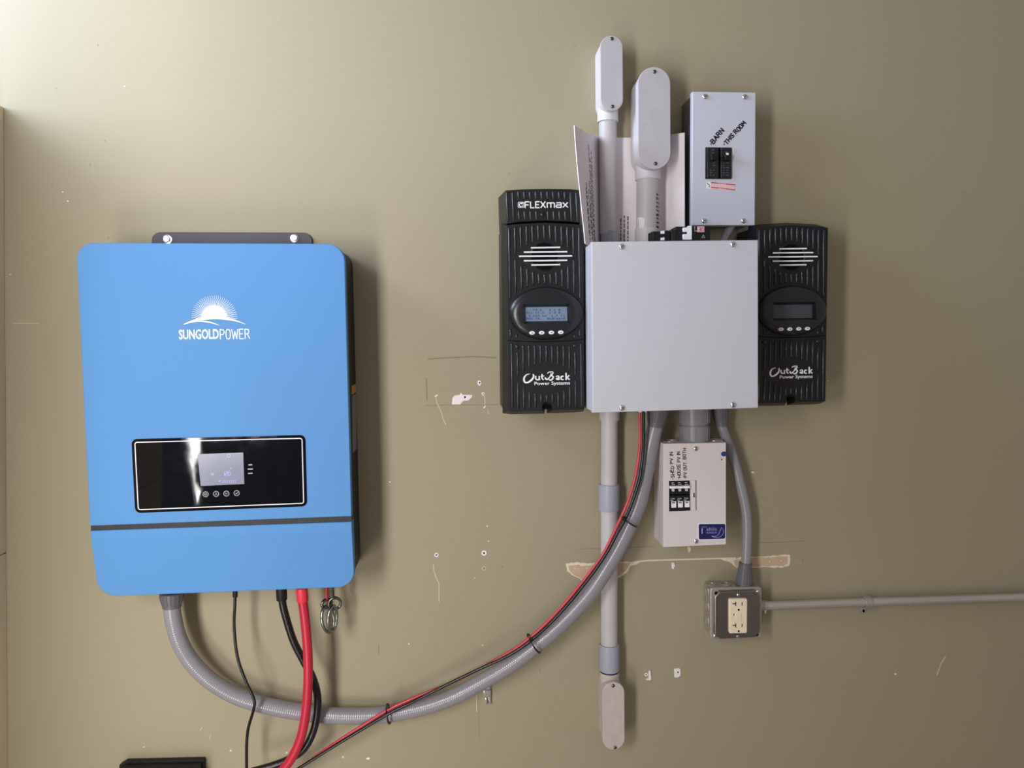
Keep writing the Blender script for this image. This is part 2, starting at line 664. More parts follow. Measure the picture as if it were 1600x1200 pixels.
d1 = struct('door_1', leaf([(-0.70, 0), (-0.60, 0), (-0.60, 2.6), (-0.70, 2.6)], YD - 0.03, YD + 0.05), 'door')
struct('unseen_masking_rail', leaf([(-0.70, 0.70), (-0.70, 1.08), (-0.985, 1.08), (-0.988, 1.02), (-1.012, 0.97), (-1.012, 0.905),
                          (-0.992, 0.87), (-1.013, 0.80), (-1.013, 0.70)], YD, YD + 0.03), 'door', d1)
struct('door_panel', leaf([(-1.60, 0.0), (-1.016, 0.0), (-1.016, 0.80), (-1.024, 0.88), (-1.030, 0.94), (-1.040, 0.985), (-1.034, 1.03),
                           (-1.046, 1.08), (-1.046, 2.3), (-0.70, 2.3), (-0.70, 2.6), (-1.60, 2.6)], YD, YD + 0.03), 'door', d1)


# --- marks on the back wall: small pieces of bare plaster, filler and torn paper, parts of the wall
def wp(pts):
    return [(P(u, v, 0).x, P(u, v, 0).z) for u, v in pts]


def chip(name, pts, m, t=0.0006, hole=None, rough=0.0):
    if rough:
        fine = []
        for p, q in zip(pts, pts[1:] + pts[:1]):
            n = max(1, int(math.hypot(q[0] - p[0], q[1] - p[1]) / 3.5))
            fine += [(p[0] + (q[0] - p[0]) * k / n + random.uniform(-rough, rough) * .6,
                      p[1] + (q[1] - p[1]) * k / n + random.uniform(-rough, rough)) for k in range(n)]
        pts = fine
    b = NB()
    prism(b, wp(pts), 0.0004, -t, 0.0)
    o = struct(name, b, m, wall)
    if hole:
        hu, hv, hr = hole
        c = P(hu, hv, 0)
        b = NB()
        prism(b, ellipse(c.x, c.z, hr * px(0), hr * px(0), 12), 0.0, -t - 0.0003)
        struct('screw_hole', b, 'hole', o)
    return o


def scratch(pts, wd, m):
    b = NB()
    tube(b, [P(u, v, 0.0001) for u, v in pts], wd * px(0) / 2, 5, flat=0.25)
    return struct('scratch', b, m, wall)


def ringmark(u, v, ro, ri, m, t=0.0008):
    b = NB()
    c = P(u, v, 0)
    rm, rt = (ro + ri) / 2 * px(0), (ro - ri) / 2 * px(0)
    tube(b, [(c.x + rm * math.cos(a), -0.0002, c.z + rm * math.sin(a)) for a in [k * math.pi / 8 for k in range(16)]],
         rt, 6, closed=True, flat=0.4)
    o = struct('screw_hole', b, m, wall, smooth=True)
    b = NB()
    prism(b, ellipse(c.x, c.z, ri * px(0), ri * px(0), 12), 0.0, -0.0004)
    struct('hole', b, 'hole' if m == 'plaster' else 'scuffdark', o)
    return o


chip('paint_chip', [(706, 632), (707, 622), (710, 618), (718, 617), (720, 613.5), (723, 617), (738, 617), (737, 621),
                    (731, 626), (724, 626), (719, 632)], 'plaster', hole=(726.5, 620.5, 1.6))
chip('paint_chip', [(746, 596), (748, 594), (751, 595), (752, 599), (750.5, 602.5), (748.5, 602.5), (746, 600)], 'plaster',
     hole=(749.4, 598, 1.2))
chip('paint_chip', [(752, 614), (755, 612), (757.5, 614), (757, 617), (754, 618.5)], 'torncream', hole=(755.5, 615.5, 0.8))
chip('paint_chip', [(754.5, 638), (757, 634.5), (759.5, 634), (757.5, 637.5)], 'plaster')
chip('paint_chip', [(678.5, 619), (683, 616), (685, 617), (681, 621)], 'torncream')
scratch([(757, 618), (758, 625), (757.5, 633)], 1.4, 'scuff')
scratch([(762, 640), (763.5, 647)], 1.4, 'scuff')
scratch([(681, 622), (683, 630), (690, 645), (693, 656), (697, 664)], 1.4, 'scuff')
scratch([(665, 634), (700, 633), (745, 632.6), (786, 632)], 1.0, 'scuffdark')
scratch([(668, 561), (700, 559), (740, 557), (776, 559)], 2.4, 'scuffdark')
scratch([(666, 590), (667, 625)], 2.0, 'scuffdark')
ringmark(682, 867, 3.6, 1.2, 'plaster')
ringmark(756.3, 864, 4.4, 1.4, 'plaster')
ringmark(756.3, 888, 3.4, 2.0, 'scuff')
scratch([(677, 882), (678, 892), (682, 904), (686, 911), (686, 940)], 1.4, 'scuff')
scratch([(744, 1083), (745, 1112)], 1.2, 'scuff')
scratch([(748, 1090), (749, 1155)], 0.7, 'scuffdark')
scratch([(592, 1006), (592, 1022)], 1.2, 'scuffdark')
scratch([(905, 858), (960, 856), (1022, 854)], 1.1, 'scuffdark')
scratch([(1186, 848), (1225, 847), (1258, 845)], 1.1, 'scuffdark')
scratch([(1254, 871), (1254, 879)], 1.2, 'scuffdark')
scratch([(1478, 1025), (1471, 1036), (1464, 1055)], 2.0, 'scuff')
scratch([(316, 1136), (313, 1141)], 1.2, 'scuff')
scratch([(329, 1148), (327, 1155)], 1.2, 'scuff')
for (su, sv, sr) in ((609, 753, 2.0), (1176, 738, 3.0), (1293, 595.5, 1.6), (225, 1167, 1.6), (360.5, 1172.5, 2.6),
                     (536, 1182.5, 2.2), (575, 1185, 3.0), (448, 1176, 1.6), (639, 1006, 1.6), (754, 1008, 1.4),
                     (1399, 1053, 2.2), (761, 822, 1.8), (763, 845.5, 1.6), (741.5, 903, 1.4), (98, 300, 1.6),
                     (106, 314, 1.6), (195, 135, 1.5), (16, 429, 1.4), (1076, 853.5, 1.4), (895, 897, 0.8)):
    rr = sr * random.uniform(0.8, 1.1)
    chip('paint_chip', [(su - rr, sv + rr * .3), (su - rr * .3, sv - rr * .6), (su + rr, sv - rr * .3), (su + rr * .5, sv + rr * .6)],
         'plaster')
for (su, sv) in ((153, 70), (898, 73), (88, 138), (82, 289), (169, 372), (843.5, 1046.5), (785, 886), (1507, 302), (796, 271),
                 (164, 220), (141, 258)):
    chip('dent', [(su - 1.2, sv), (su, sv - 2), (su + 1.2, sv), (su, sv + 2)], 'scuffdark', 0.0002)
scratch([(20, 505), (60, 505)], 0.9, 'scuff')
# wall anchors left behind in the wall
o = chip('wall_anchor', [(1013, 1047.5), (1016, 1047), (1017, 1060), (1015.5, 1062), (1008, 1061.5), (1013, 1058.5)], 'plaster', 0.003)
ringmark(1009.5, 1054, 3.0, 1.0, 'plaster')
o = chip('wall_anchor', [(1053, 1044.5), (1061, 1043.5), (1063, 1045.5), (1063, 1055), (1059, 1058), (1053.5, 1058)], 'plaster', 0.0015,
         hole=(1059, 1050, 1.3))
chip('wall_anchor', [(1049, 879.5), (1053, 879), (1054.5, 885), (1052, 886), (1053.5, 889), (1049.5, 888)], 'plaster', 0.0015)
chip('wall_anchor', [(1074, 855), (1079, 855), (1079, 860), (1076.5, 863.5), (1075, 860)], 'torncream', 0.0012)
# the strip of torn wall paper
torn = chip('torn_paint_strip', [(884, 880), (900, 879), (925, 880), (948, 878.5), (990, 877), (1000, 878), (992, 882), (984, 886),
                                 (980, 895), (970, 902), (960, 905), (935, 905), (912, 908), (893, 898), (886, 892)], 'torncream', 0.0004, rough=1.0)
chip('torn_paint_strip', [(888, 884), (900, 882), (912, 885), (925, 883), (940, 880.5), (985, 879.5), (981, 886), (977, 892), (966, 900),
                          (940, 905), (912, 906.5), (896, 897), (889, 891)], 'tornbrown', 0.0008, rough=0.9)
scratch([(990, 878), (1010, 876), (1040, 875), (1075, 874), (1110, 873), (1150, 872)], 2.4, 'torncream')
chip('torn_paint_strip', [(1124, 874), (1135, 872), (1143, 873), (1150, 872.5), (1158, 870), (1200, 868.5), (1234, 866.5), (1235, 878),
                          (1231, 885), (1222, 886.5), (1180, 886.5), (1150, 887), (1146, 883), (1136, 876)], 'torncream', 0.0004, rough=1.0)
chip('torn_paint_strip', [(1146, 875), (1165, 871.5), (1200, 870.5), (1222, 869), (1231, 870), (1230, 880), (1224, 884.5), (1180, 884.8),
                          (1150, 885)], 'tornbrown', 0.0008, rough=0.9)
for su, sv in ((1184, 878), (1202, 877), (1220, 876), (898, 888), (917, 887)):
    chip('paint_chip', [(su - 1.3, sv), (su, sv - 1.3), (su + 1.3, sv), (su, sv + 1.3)], 'torncream', 0.0014)

# ------------------------------------------------------------------ inverter
D = 0.125
BD = 0.113
t = Thing('inverter', 'large blue wall-mounted solar inverter with black sides and a black display panel', 'inverter', P(350, 925, 0.0))
outer = [(118.5, 379.5), (538, 381), (552.5, 920.5), (150, 936)]
body = rounded(t.poly(outer, D), [0.028, 0.03, 0.03, 0.032])
bm = NB()
prism(bm, inset(body, 0.002), 0.0 - 0.008, -BD, 0.002)
bodyo = t.part('case', bm, 'black', smooth=30)
up = [(118.5, 379.5), (538, 381), (549.2, 806.8), (140.3, 821.8)]
bm = NB()
prism(bm, rounded(t.poly(up, D), [0.028, 0.03, 0, 0]), -0.108, -D, 0.0016)
front = t.part('front_cover', bm, 'blue', smooth=30)
lo = [(140.6, 829.6), (549.4, 815.4), (553.2, 920), (150, 936)]
bm = NB()
pl = rounded(t.poly(lo, D), [0, 0, 0.03, 0.032])
zf = t.xz(345, 836, D)[1]
zb = min(z for x, z in pl)
prism(bm, pl, -0.100, -D, 0.0016, cuts=(zf,), shift=lambda x, z: (0.0 if z > zf else (zf - z) / (zf - zb) * 0.011))
t.part('terminal_cover', bm, 'blue', smooth=20)
bm = NB()
prism(bm, t.poly([(140.6, 821.2), (548.8, 806.2), (549.2, 816), (140.9, 830.2)], D), -0.110, -0.1222)
t.part('groove_strip', bm, 'plastic')
# glossy operating panel
bm = NB()
pp = rounded(t.poly([(205.5, 686), (477.2, 679.5), (480, 791), (211.5, 801.5)], D), 0.0095)
prism(bm, pp, -D + 0.001, -D - 0.0012, 0.0004)
panel = t.part('display_panel', bm, 'glass')
bm = NB()
pin = inset(pp, 0.0058)
tube(bm, [(x, -D - 0.0012, z) for x, z in pin], 0.0009, 6, closed=True, flat=0.3)
t.part('outline', bm, 'white', panel)
bm = NB()
prism(bm, t.poly([(309, 709.5), (380.3, 707), (382, 756), (314, 759)], D), -D - 0.0008, -D - 0.0015)
lcd = t.part('screen', bm, 'lcd', panel)
bm = NB()
yt = -D - 0.0015
strokes(bm, '120', t.xz(350, 743, D), t.xz(360.5, 742.5, D), 0.0066, 0.0004, yt)
strokes(bm, 'W', t.xz(330, 743, D), t.xz(335, 742.7, D), 0.005, 0.0004, yt)
tube(bm, [(x, yt, z) for x, z in ellipse(*t.xz(358, 711.5, D), 0.0024, 0.0028, 10)], 0.0005, 5, closed=True, flat=0.3)
tube(bm, [(x, yt, z) for x, z in ellipse(*t.xz(361, 732, D), 0.0008, 0.0008, 8)], 0.0004, 5, closed=True, flat=0.3)
for k in range(7):
    u = 348 + k * 3.2
    tube(bm, [t.L(u, 754.5, D + 0.0015), t.L(u + 1.6, 749.5, D + 0.0015)], 0.0004, 5, flat=0.3)
tube(bm, [t.L(342, 752, D + 0.0015), t.L(345, 751, D + 0.0015)], 0.0008, 5, flat=0.3)
t.part('readout', bm, 'lcdtxt', panel)
for k, (u, v) in enumerate(((321.5, 772), (338, 771.5), (354, 771), (370, 770.3))):
    c = t.L(u, v, D)
    bm = NB()
    tube(bm, [(x, -D - 0.0012, z) for x, z in ellipse(c.x, c.z, 0.0046, 0.0046, 20)], 0.0005, 5, closed=True, flat=0.3)
    y = -D - 0.0012
    if k == 0:
        tube(bm, [(x, y, z) for x, z in ellipse(c.x, c.z, 0.0018, 0.0018, 10)], 0.0005, 5, closed=True, flat=0.3)
    elif k == 3:
        tube(bm, [(c.x - .0022, y, c.z), (c.x - .0006, y, c.z - .0017), (c.x + .0024, y, c.z + .0018)], 0.0005, 5, flat=0.3)
    else:
        s = 1 if k == 1 else -1
        tube(bm, [(c.x - .002, y, c.z - .0012 * s), (c.x, y, c.z + .0022 * s), (c.x + .002, y, c.z - .0012 * s)],
             0.0005, 5, closed=True, flat=0.3)
    t.part('touch_button', bm, 'silverprint', panel)
for v, hw in ((725.5, 3), (732.2, 4), (738.8, 3.6)):
    bm = NB()
    prism(bm, t.poly([(391.5 - hw, v), (391.5 + hw, v - .2), (391.5 + hw, v + 1.2), (391.5 - hw, v + 1.4)], D), -D - 0.001, -D - 0.0015)
    t.part('indicator_mark', bm, 'silverprint', panel)
# emblem: half sun, wavy rays, two horizon arcs
cx, cz = t.xz(335, 496.5, D)
k0 = px(D) * 1.0
bm = NB()
ys0, ys1 = -D + 0.0004, -D - 0.0004
half = [(cx + 19 * k0 * math.cos(a), cz + 19 * k0 * math.sin(a)) for a in [math.radians(8 + 164 * k / 26) for k in range(27)]]
half += [(cx + x * k0, cz + (2.6 - abs(x) * abs(x) * 0.004) * k0) for x in (-17.5, -9, 0, 9, 17.5)]
prism(bm, half, ys0, ys1)
for k in range(33):
    a = math.radians(-1 + 182 * k / 32)
    ra = Vector((math.cos(a), math.sin(a)))
    ta = Vector((-ra.y, ra.x))
    pts = []
    for j in range(7):
        f = j / 6
        q = ra * (18 + 16 * f) + ta * (1.5 * math.sin(f * 6.0))
        pts.append((cx + q.x * k0, -D - 0.0001, cz + q.y * k0))
    tube(bm, pts, 0.0008, 4, rfun=lambda s, i: (0.00052 - 0.00030 * i / 6), flat=0.3)


def arc(pts_u, pts_l, dy=0.0):
    pu = catmull([t.L(u, v, D) for u, v in pts_u], 0.003)
    plw = catmull([t.L(u, v, D) for u, v in pts_l], 0.003)
    prism(bm, [(q.x, q.z) for q in pu] + [(q.x, q.z) for q in reversed(plw)], ys0, ys1 - dy)


arc([(286, 506.8), (300, 500.5), (318, 495.4), (336, 494.2), (354, 495.6), (370, 500.5), (384, 506.5)],
    [(287, 507), (300, 503.4), (318, 500), (336, 498.8), (354, 500), (370, 502.6), (383.5, 506.8)])
arc([(288, 506.6), (302, 502), (314, 500.6), (328, 502.5), (343, 508)],
    [(288.4, 506.9), (302, 503.6), (314, 502.8), (328, 504.6), (342.6, 508.4)], 0.0002)
t.part('sun_emblem', bm, 'white', front)
a, b = t.xz(280, 530.6, D), t.xz(341.5, 514, D)
bm = text_mesh('SUNGOLD', a[0], b[0], a[1], b[1], -D + 0.0001, 0.0004, 0.022)
t.part('wordmark', bm, 'white', front)
a, b = t.xz(344.5, 530, D), t.xz(390.3, 529, D)
bm = NB()
strokes(bm, 'POWER', a, b, 14.6 * px(D), 0.00085, -D - 0.0001)
t.part('wordmark', bm, 'white', front)
# bracket and bolts
bm = NB()
prism(bm, rounded(t.poly([(237, 362.5), (487.5, 363.5), (487.5, 420), (237, 420)], 0.006), [0.016, 0.016, 0, 0]), 0.0, -0.006, 0.0008)
br = t.part('mounting_bracket', bm, 'bracket')
for (u, v, r) in ((261.5, 373.8, 0.0072), (460.2, 372, 0.0066)):
    c = t.L(u, v, 0.006)
    bm = NB()
    lathe(bm, c, (0, -1, 0), [(0, r * 1.15), (0.0012, r * 1.15), (0.0014, r * 0.9)], 20)
    prism(bm, ellipse(c.x, c.z, r * 0.95, r * 0.95, 6, 0.3, 0.3 + 2 * math.pi), c.y - 0.001, c.y - 0.0062, 0.0008)
    t.part('bolt', bm, 'chrome', br)
# stickers on the right flank
def flank(u, v0, v1, d0, d1, m, nm):
    xr = t.xz(u, v0, D)[0]
    q0, q1 = t.L(u, v0, D), t.L(u, v1, D)
    b = NB()
    vs = [b.verts.new((x, -dd, z)) for (x, dd, z) in ((q0.x, d0, q0.z), (q0.x, d1, q0.z), (q1.x, d1, q1.z), (q1.x, d0, q1.z))]
    ws = [b.verts.new((q.co.x - 0.004, q.co.y, q.co.z)) for q in vs]
    b.faces.new(vs)
    b.faces.new(list(reversed(ws)))
    for i in range(4):
        b.faces.new((vs[i], vs[(i + 1) % 4], ws[(i + 1) % 4], ws[i]))
    return t.part(nm, b, m, bodyo)


flank(543.8, 606, 620, 0.02, 0.07, 'amber', 'warning_sticker')
flank(545.2, 622, 775, 0.02, 0.075, 'sidelabel', 'rating_label')

# ------------------------------------------------------------------ charge controllers
CD = 0.14
vc = P(851, 401, CD)
fm = Thing('charge_controller', 'taller black ribbed charge controller with fan cap, left of the grey wiring box, display lit', 'charge controller',
           Vector((vc.x, 0, vc.z)), 'charge controllers')
KY = -CD


def fbox(pts, yb, yf, ch=0.001, r=0.0):
    b = NB()
    p = fm.poly(pts, CD)
    if r:
        p = rounded(p, r)
    prism(b, p, yb, yf, ch)
    return b


FM_PARTS = []     # pieces that the second controller repeats (built with the front face at y = KY)


def fpart(name, bm, m, under=None, smooth=True, rep=True, label=None):
    o = fm.part(name, bm, m, under, smooth, label)
    if rep:
        FM_PARTS.append(o)
    return o


def rib(u0, v0, v1, under, u1=None):
    u1 = u0 if u1 is None else u1
    a, b = fm.L(u0, v0 + 1.2, CD), fm.L(u1, v1 - 1.2, CD)
    bm = NB()
    r = 0.0022
    tube(bm, [a + Vector((0, 0, r)), a + Vector((0, 0, .2 * r)), b - Vector((0, 0, .2 * r)), b - Vector((0, 0, r))],
         r, 8, rfun=lambda s, i: r * (0.45 if i in (0, 3) else 1.0), flat=1.05)
    return fpart('rib', bm, 'ribs', under, smooth=60, rep=under is not cap)


# housing with slanted flanks
sil = [(791, 352), (803, 350), (851, 347.5), (900, 350), (913.5, 352), (913.5, 639), (899, 640), (863, 641), (862, 632), (857, 629),
       (852, 629), (848, 632), (847, 642), (801, 643), (793, 642)]
bm = NB()
pfull = fm.poly(sil, CD)
psolid = fm.poly([q for q in sil if not (845 < q[0] < 866 and q[1] > 600)], CD)
prism(bm, [(x + (-0.006 if x < 0 else 0.0), z) for x, z in psolid], -0.004, KY + 0.022)
for vv in bm.verts:
    pass
house = fpart('housing', bm, 'plastic', rep=False)
bm = NB()
prism(bm, pfull, KY + 0.024, KY, 0.0012, back_inset=-0.0075)
for vv in bm.verts:      # the flared skirt only shows on the left; keep the right flank straight against the wiring box
    if vv.co.x > fm.xz(912, 400, CD)[0]:
        vv.co.x = fm.xz(912, 400, CD)[0]
face = fpart('front_face', bm, 'plastic')
# cap on top of the left unit only
bm = NB()
pc = fm.poly([(790, 297.5), (815, 296), (850, 295), (890, 295.5), (912, 297), (912, 348.5), (890, 346.5), (851, 345), (810, 347), (791.5, 350)], CD)
prism(bm, pc, -0.03, KY - 0.001, 0.0012, back_inset=-0.007)
for vv in bm.verts:
    if vv.co.x > fm.xz(907, 400, CD)[0]:
        vv.co.x = fm.xz(907, 400, CD)[0]
    if vv.co.z < fm.xz(800, 350.5, CD)[1]:
        vv.co.z = fm.xz(800, 350.5, CD)[1]
cap = fpart('fan_cap', bm, 'plastic', rep=False)
for i in range(13):
    u = 792 + 9.05 * i
    if i in (0, 1, 11, 12):
        rib(u, 301, 346, cap, u + 1.2)
    else:
        rib(u, 299.5, 311, cap)
        if i != 6:
            rib(u + 0.8, 330, 344, cap)
fm.screw(847.6, 335.3, CD + 0.0008, 0.0042, 'plastic2', cap, slot=False)
# cap lettering
a, b = fm.xz(820.5, 325, CD), fm.xz(887, 324.2, CD)
bm = NB()
GL_keep = GL
strokes(bm, 'FLEX', fm.xz(820.5, 325, CD), fm.xz(852, 324.6, CD), 9.2 * px(CD), 0.0011, KY - 0.0012)
strokes(bm, 'max', fm.xz(855, 324.6, CD), fm.xz(887, 324, CD), 9.6 * px(CD), 0.0011, KY - 0.0012)
fm.part('cap_lettering', bm, 'white', cap)
bm = NB()
sqp = rounded(fm.poly([(809, 315.7), (818.8, 315.5), (818.8, 324.8), (809, 325)], CD), 0.0016, 3)
tube(bm, [(x, KY - 0.0012, z) for x, z in inset(sqp, 0.0006)], 0.0005, 5, closed=True, flat=0.3)
q = fm.xz(814, 320.3, CD)
tube(bm, [(x, KY - 0.0012, z) for x, z in ellipse(q[0], q[1], 0.0030, 0.0030, 14, 0.9, 5.9)], 0.0008, 5, flat=0.3)
tube(bm, [(q[0] + .001, KY - 0.0012, q[1] + .001), (q[0] + .004, KY - 0.0012, q[1] + .0042)], 0.0008, 5, flat=0.3)
fm.part('cap_emblem', bm, 'white', cap)
# upper ribs
end = [0, 397, 387.5, 383, 378.5, 375, 373.5, 375, 378.5, 383, 387.5, 397, 0]
sta = [355, 354, 353, 352, 351, 350.4, 350.2, 350.4, 351, 352, 353, 354, 355]
low_a = [0, 406, 416, 420, 425, 428, 429, 428, 425, 420, 416, 406, 0]
low_b = [466, 459, 452, 448, 445, 443.5, 443, 443.5, 445, 448, 452, 459, 466]
for i in range(13):
    u = 796 + 9.1 * i
    if i in (0, 12):
        rib(u - 0.6, sta[i] + 1, low_b[i], face, u + 0.8)
    else:
        rib(u - 0.4, sta[i] + 1.5, end[i], face)
        rib(u + 0.4, low_a[i], low_b[i], face)
for (u, v0, v1) in ((797.5, 515, 527), (807, 522.5, 528), (897, 522.5, 528), (905.5, 514, 526)):
    rib(u, v0, v1, face)
# vent hole and pale bars
q = fm.xz(851, 400.5, CD)
bm = NB()
prism(bm, ellipse(q[0], q[1], 0.0245, 0.0245, 40), KY + 0.002, KY - 0.0006)
vent = fpart('vent', bm, 'hole', face)
bm = NB()
tube(bm, [(x, KY, z) for x, z in ellipse(q[0], q[1], 0.0245, 0.0245, 40)], 0.0012, 6, closed=True)
fpart('vent_rim', bm, 'plastic2', face, smooth=60)
for v, ua, ub in ((387.2, 828.5, 876), (393.9, 817.5, 887), (400.5, 809.8, 894.6), (407.4, 817.5, 887), (414, 829, 876)):
    bm = NB()
    a, b = fm.L(ua + 1, v + .3, CD), fm.L(ub - 1, v - .4, CD)
    tube(bm, [a, b], 0.0014, 8)
    for vv in bm.verts:
        vv.co.y -= 0.0024
    fpart('accent_bar', bm, 'white', face)
# oval display pod
ql, qr = fm.xz(794.7, 490, CD), fm.xz(910.2, 489, CD)
qt, qb = fm.xz(852.5, 448.3, CD), fm.xz(852.5, 531.3, CD)
ocx, ocz, orx, orz = (ql[0] + qr[0]) / 2, (qt[1] + qb[1]) / 2, (qr[0] - ql[0]) / 2, (qt[1] - qb[1]) / 2
wr = fm.poly([(817, 476), (888, 475), (890, 504.5), (818, 506)], CD)
wi = fm.poly([(820, 480.3), (885.3, 479.3), (885.8, 501.3), (820.8, 502.3)], CD)
AN = [2 * math.pi * k / 44 for k in range(44)]
for pl_ in (wr, wi):
    c_ = (sum(p[0] for p in pl_) / 4, sum(p[1] for p in pl_) / 4)
    AN += [math.atan2((p[1] - c_[1]) / orz, (p[0] - c_[0]) / orx) % (2 * math.pi) for p in pl_]
AN = sorted(set(round(a, 5) for a in AN))
NA = len(AN)
bm = NB()
rings = []
for f, yy in ((1.0, KY + 0.001), (1.0, KY - 0.003), (0.985, KY - 0.0055), (0.94, KY - 0.0085), (0.86, KY - 0.0115), (0.75, KY - 0.0128)):
    rings.append([bm.verts.new((x, yy, z)) for x, z in [(ocx + orx * f * math.cos(a), ocz + orz * f * math.sin(a)) for a in AN]])
for ra, rb in zip(rings, rings[1:]):
    for k in range(NA):
        bm.faces.new((ra[k], ra[(k + 1) % NA], rb[(k + 1) % NA], rb[k]))
# recessed window: bridge the last ring to a rounded rectangle that dips to the screen
wr = fm.poly([(817, 476), (888, 475), (890, 504.5), (818, 506)], CD)
wi = fm.poly([(820, 480.3), (885.3, 479.3), (885.8, 501.3), (820.8, 502.3)], CD)


def ring_on(poly, n):
    """n points round a polygon, sampled by angle from its centre so that it can be bridged to an ellipse"""
    c = Vector((sum(p[0] for p in poly) / 4, sum(p[1] for p in poly) / 4))
    out = []
    for a in AN:
        d = Vector((math.cos(a) * orx, math.sin(a) * orz))
        best = None
        for p, q2 in zip(poly, poly[1:] + poly[:1]):
            p, q2 = Vector(p) - c, Vector(q2) - c
            e = q2 - p
            den = d.x * e.y - d.y * e.x
            if abs(den) < 1e-12:
                continue
            tt = (p.x * e.y - p.y * e.x) / den
            ss = (p.x * d.y - p.y * d.x) / den
            if tt > 0 and -1e-6 <= ss <= 1 + 1e-6:
                best = tt if best is None else min(best, tt)
        out.append(tuple(c + d * best))
    return out


r1 = [bm.verts.new((x, KY - 0.0125, z)) for x, z in ring_on(wr, 48)]
r2 = [bm.verts.new((x, KY - 0.0045, z)) for x, z in ring_on(wi, 48)]
last = rings[-1]
for ra, rb in ((last, r1), (r1, r2)):
    for k in range(NA):
        bm.faces.new((ra[k], ra[(k + 1) % NA], rb[(k + 1) % NA], rb[k]))
pod = fpart('display_pod', bm, 'plastic2', face, smooth=35)
bm = NB()
prism(bm, inset(wi, -0.001), KY - 0.002, KY - 0.0046)
scr = fpart('screen', bm, 'fmlcd', pod if False else face)
bm = NB()
random.seed(11)
rows = ['.. 11.1   0.0 0.', 'BAT 51.1  1.1 1.', ' 0.000 11  1.1 11', 'OUT 11.  INACTIVE']
for rI in range(4):
    v = 484.2 + rI * 4.6
    u = 822.5
    for ci, ch in enumerate(rows[rI]):
        if ch not in ' .':
            hh = 2.7
            q0 = fm.L(u + .3, v + hh / 2, CD + 0.0048)
            q1 = fm.L(u + .3, v - hh / 2, CD + 0.0048)
            q2 = fm.L(u + 2.1, v - hh / 2 * random.choice((1, .2, -1)), CD + 0.0048)
            tube(bm, [q0, q1, q2], 0.0006, 4, flat=0.2)
            if random.random() < .6:
                tube(bm, [q2, fm.L(u + 2.1, v + hh / 2, CD + 0.0048)], 0.0006, 4, flat=0.2)
        elif ch == '.':
            q0 = fm.L(u + 1, v + 1.2, CD + 0.0048)
            tube(bm, [q0, q0 + Vector((0.0008, 0, 0))], 0.0006, 4, flat=0.2)
        u += 3.6
scrtxt = fpart('readout', bm, 'fmtxt', face, rep=False)
for u, v in ((831.6, 520.2), (846.6, 520), (861.7, 519.6), (876.4, 519.2)):
    q = fm.xz(u, v, CD + 0.0145)
    bm = NB()
    prism(bm, ellipse(q[0], q[1], 4.4 * px(CD), 2.9 * px(CD), 18), KY - 0.004, KY - 0.0150, 0.0012)
    fpart('button', bm, 'white', face, smooth=40)
    bm = NB()
    prism(bm, ellipse(q[0], q[1], 1.9 * px(CD), 0.7 * px(CD), 10), KY - 0.0149, KY - 0.0152)
    fpart('button_mark', bm, 'dimprint', face)
# seam between the two halves and the lower panel ribs
bm = NB()
tube(bm, catmull([fm.L(u, v, CD) for u, v in ((793.5, 531.5), (815, 533.5), (852, 534), (890, 532.5), (912, 530))], 0.004), 0.0008, 6, flat=1.0)
fpart('seam', bm, 'hole', face)
for u, v in ((808, 541.6), (898.2, 540)):
    s = fm.screw(u, v, CD, 0.0044, 'plastic2', face, slot=False)
    FM_PARTS.append(s)
lt = [588, 588, 580, 574, 570, 567, 566, 567, 570, 573, 578, 586, 588]
ls = [0, 599, 606, 612, 615, 616.5, 617, 616, 613.5, 610, 604, 595, 0]
le = [638, 638.5, 638.5, 638.5, 638.5, 630, 627, 629, 637, 637, 637, 637, 636]
for i in range(13):
    u = 799.5 + 9.0 * i
    if i in (0, 12):
        rib(u, 537, le[i], face, u + 1)
    else:
        rib(u, 551 if i in (1, 11) else 540, lt[i], face)
        rib(u + 0.8, ls[i], le[i], face)
# maker's lettering on the lower panel
bm = NB()
yl = KY - 0.0004


def blob(pts_o, pts_i=None):
    prism(bm, [fm.xz(u, v, CD) for u, v in pts_o], KY + 0.0004, yl)


def pen(pts, wds):
    """a stroke of changing width"""
    cp = catmull([fm.L(u, v, CD) for u, v in pts], 0.0012)
    n = len(cp)

    def rf(s, i):
        f = i / max(1, n - 1) * (len(wds) - 1)
        j = min(int(f), len(wds) - 2)
        return (wds[j] + (wds[j + 1] - wds[j]) * (f - j)) * px(CD) / 2
    for q in cp:
        q.y = KY - 0.0001
    tube(bm, cp, 0.001, 6, rfun=rf, flat=0.3)


pen([(828, 584), (822, 586), (818.6, 592), (820.5, 597.5), (826, 597), (832, 592), (833.8, 587), (832.2, 584.5), (834.6, 587.5)],
    [.8, 1.8, 3.2, 3.2, 2.6, 3.4, 3.2, 2.4, 2.4])
pen([(837, 587.5), (837.2, 592), (840, 593.5), (842.4, 592), (842.6, 587.5)], [2.4, 2.4, 2, 2.4, 2.4])
pen([(842.8, 592), (843.4, 594)], [2.2, 1.6])
pen([(847, 584.5), (847, 591), (849.5, 593.5)], [2.4, 2.4, 2])
pen([(845, 587.8), (850.5, 587.6)], [1.6, 1.6])
pen([(851.5, 590), (854.5, 593), (859, 589), (861.5, 583)], [3.0, 2.4, 1.8, 1.6])
pen([(855, 583.5), (858, 581.5), (864, 581.5), (862.5, 586), (860, 587.2), (864.5, 588.5), (862, 593.5), (857.5, 593.5)],
    [1.2, 1.8, 1.8, 2.0, 1.4, 2.6, 2.6, 1.6])
pen([(868.5, 588.5), (872, 587.3), (873.2, 589), (873.2, 593.8)], [1.4, 2.0, 2.6, 2.6])
pen([(873, 590.5), (869, 592), (872.5, 593.5)], [1.6, 2.4, 1.6])
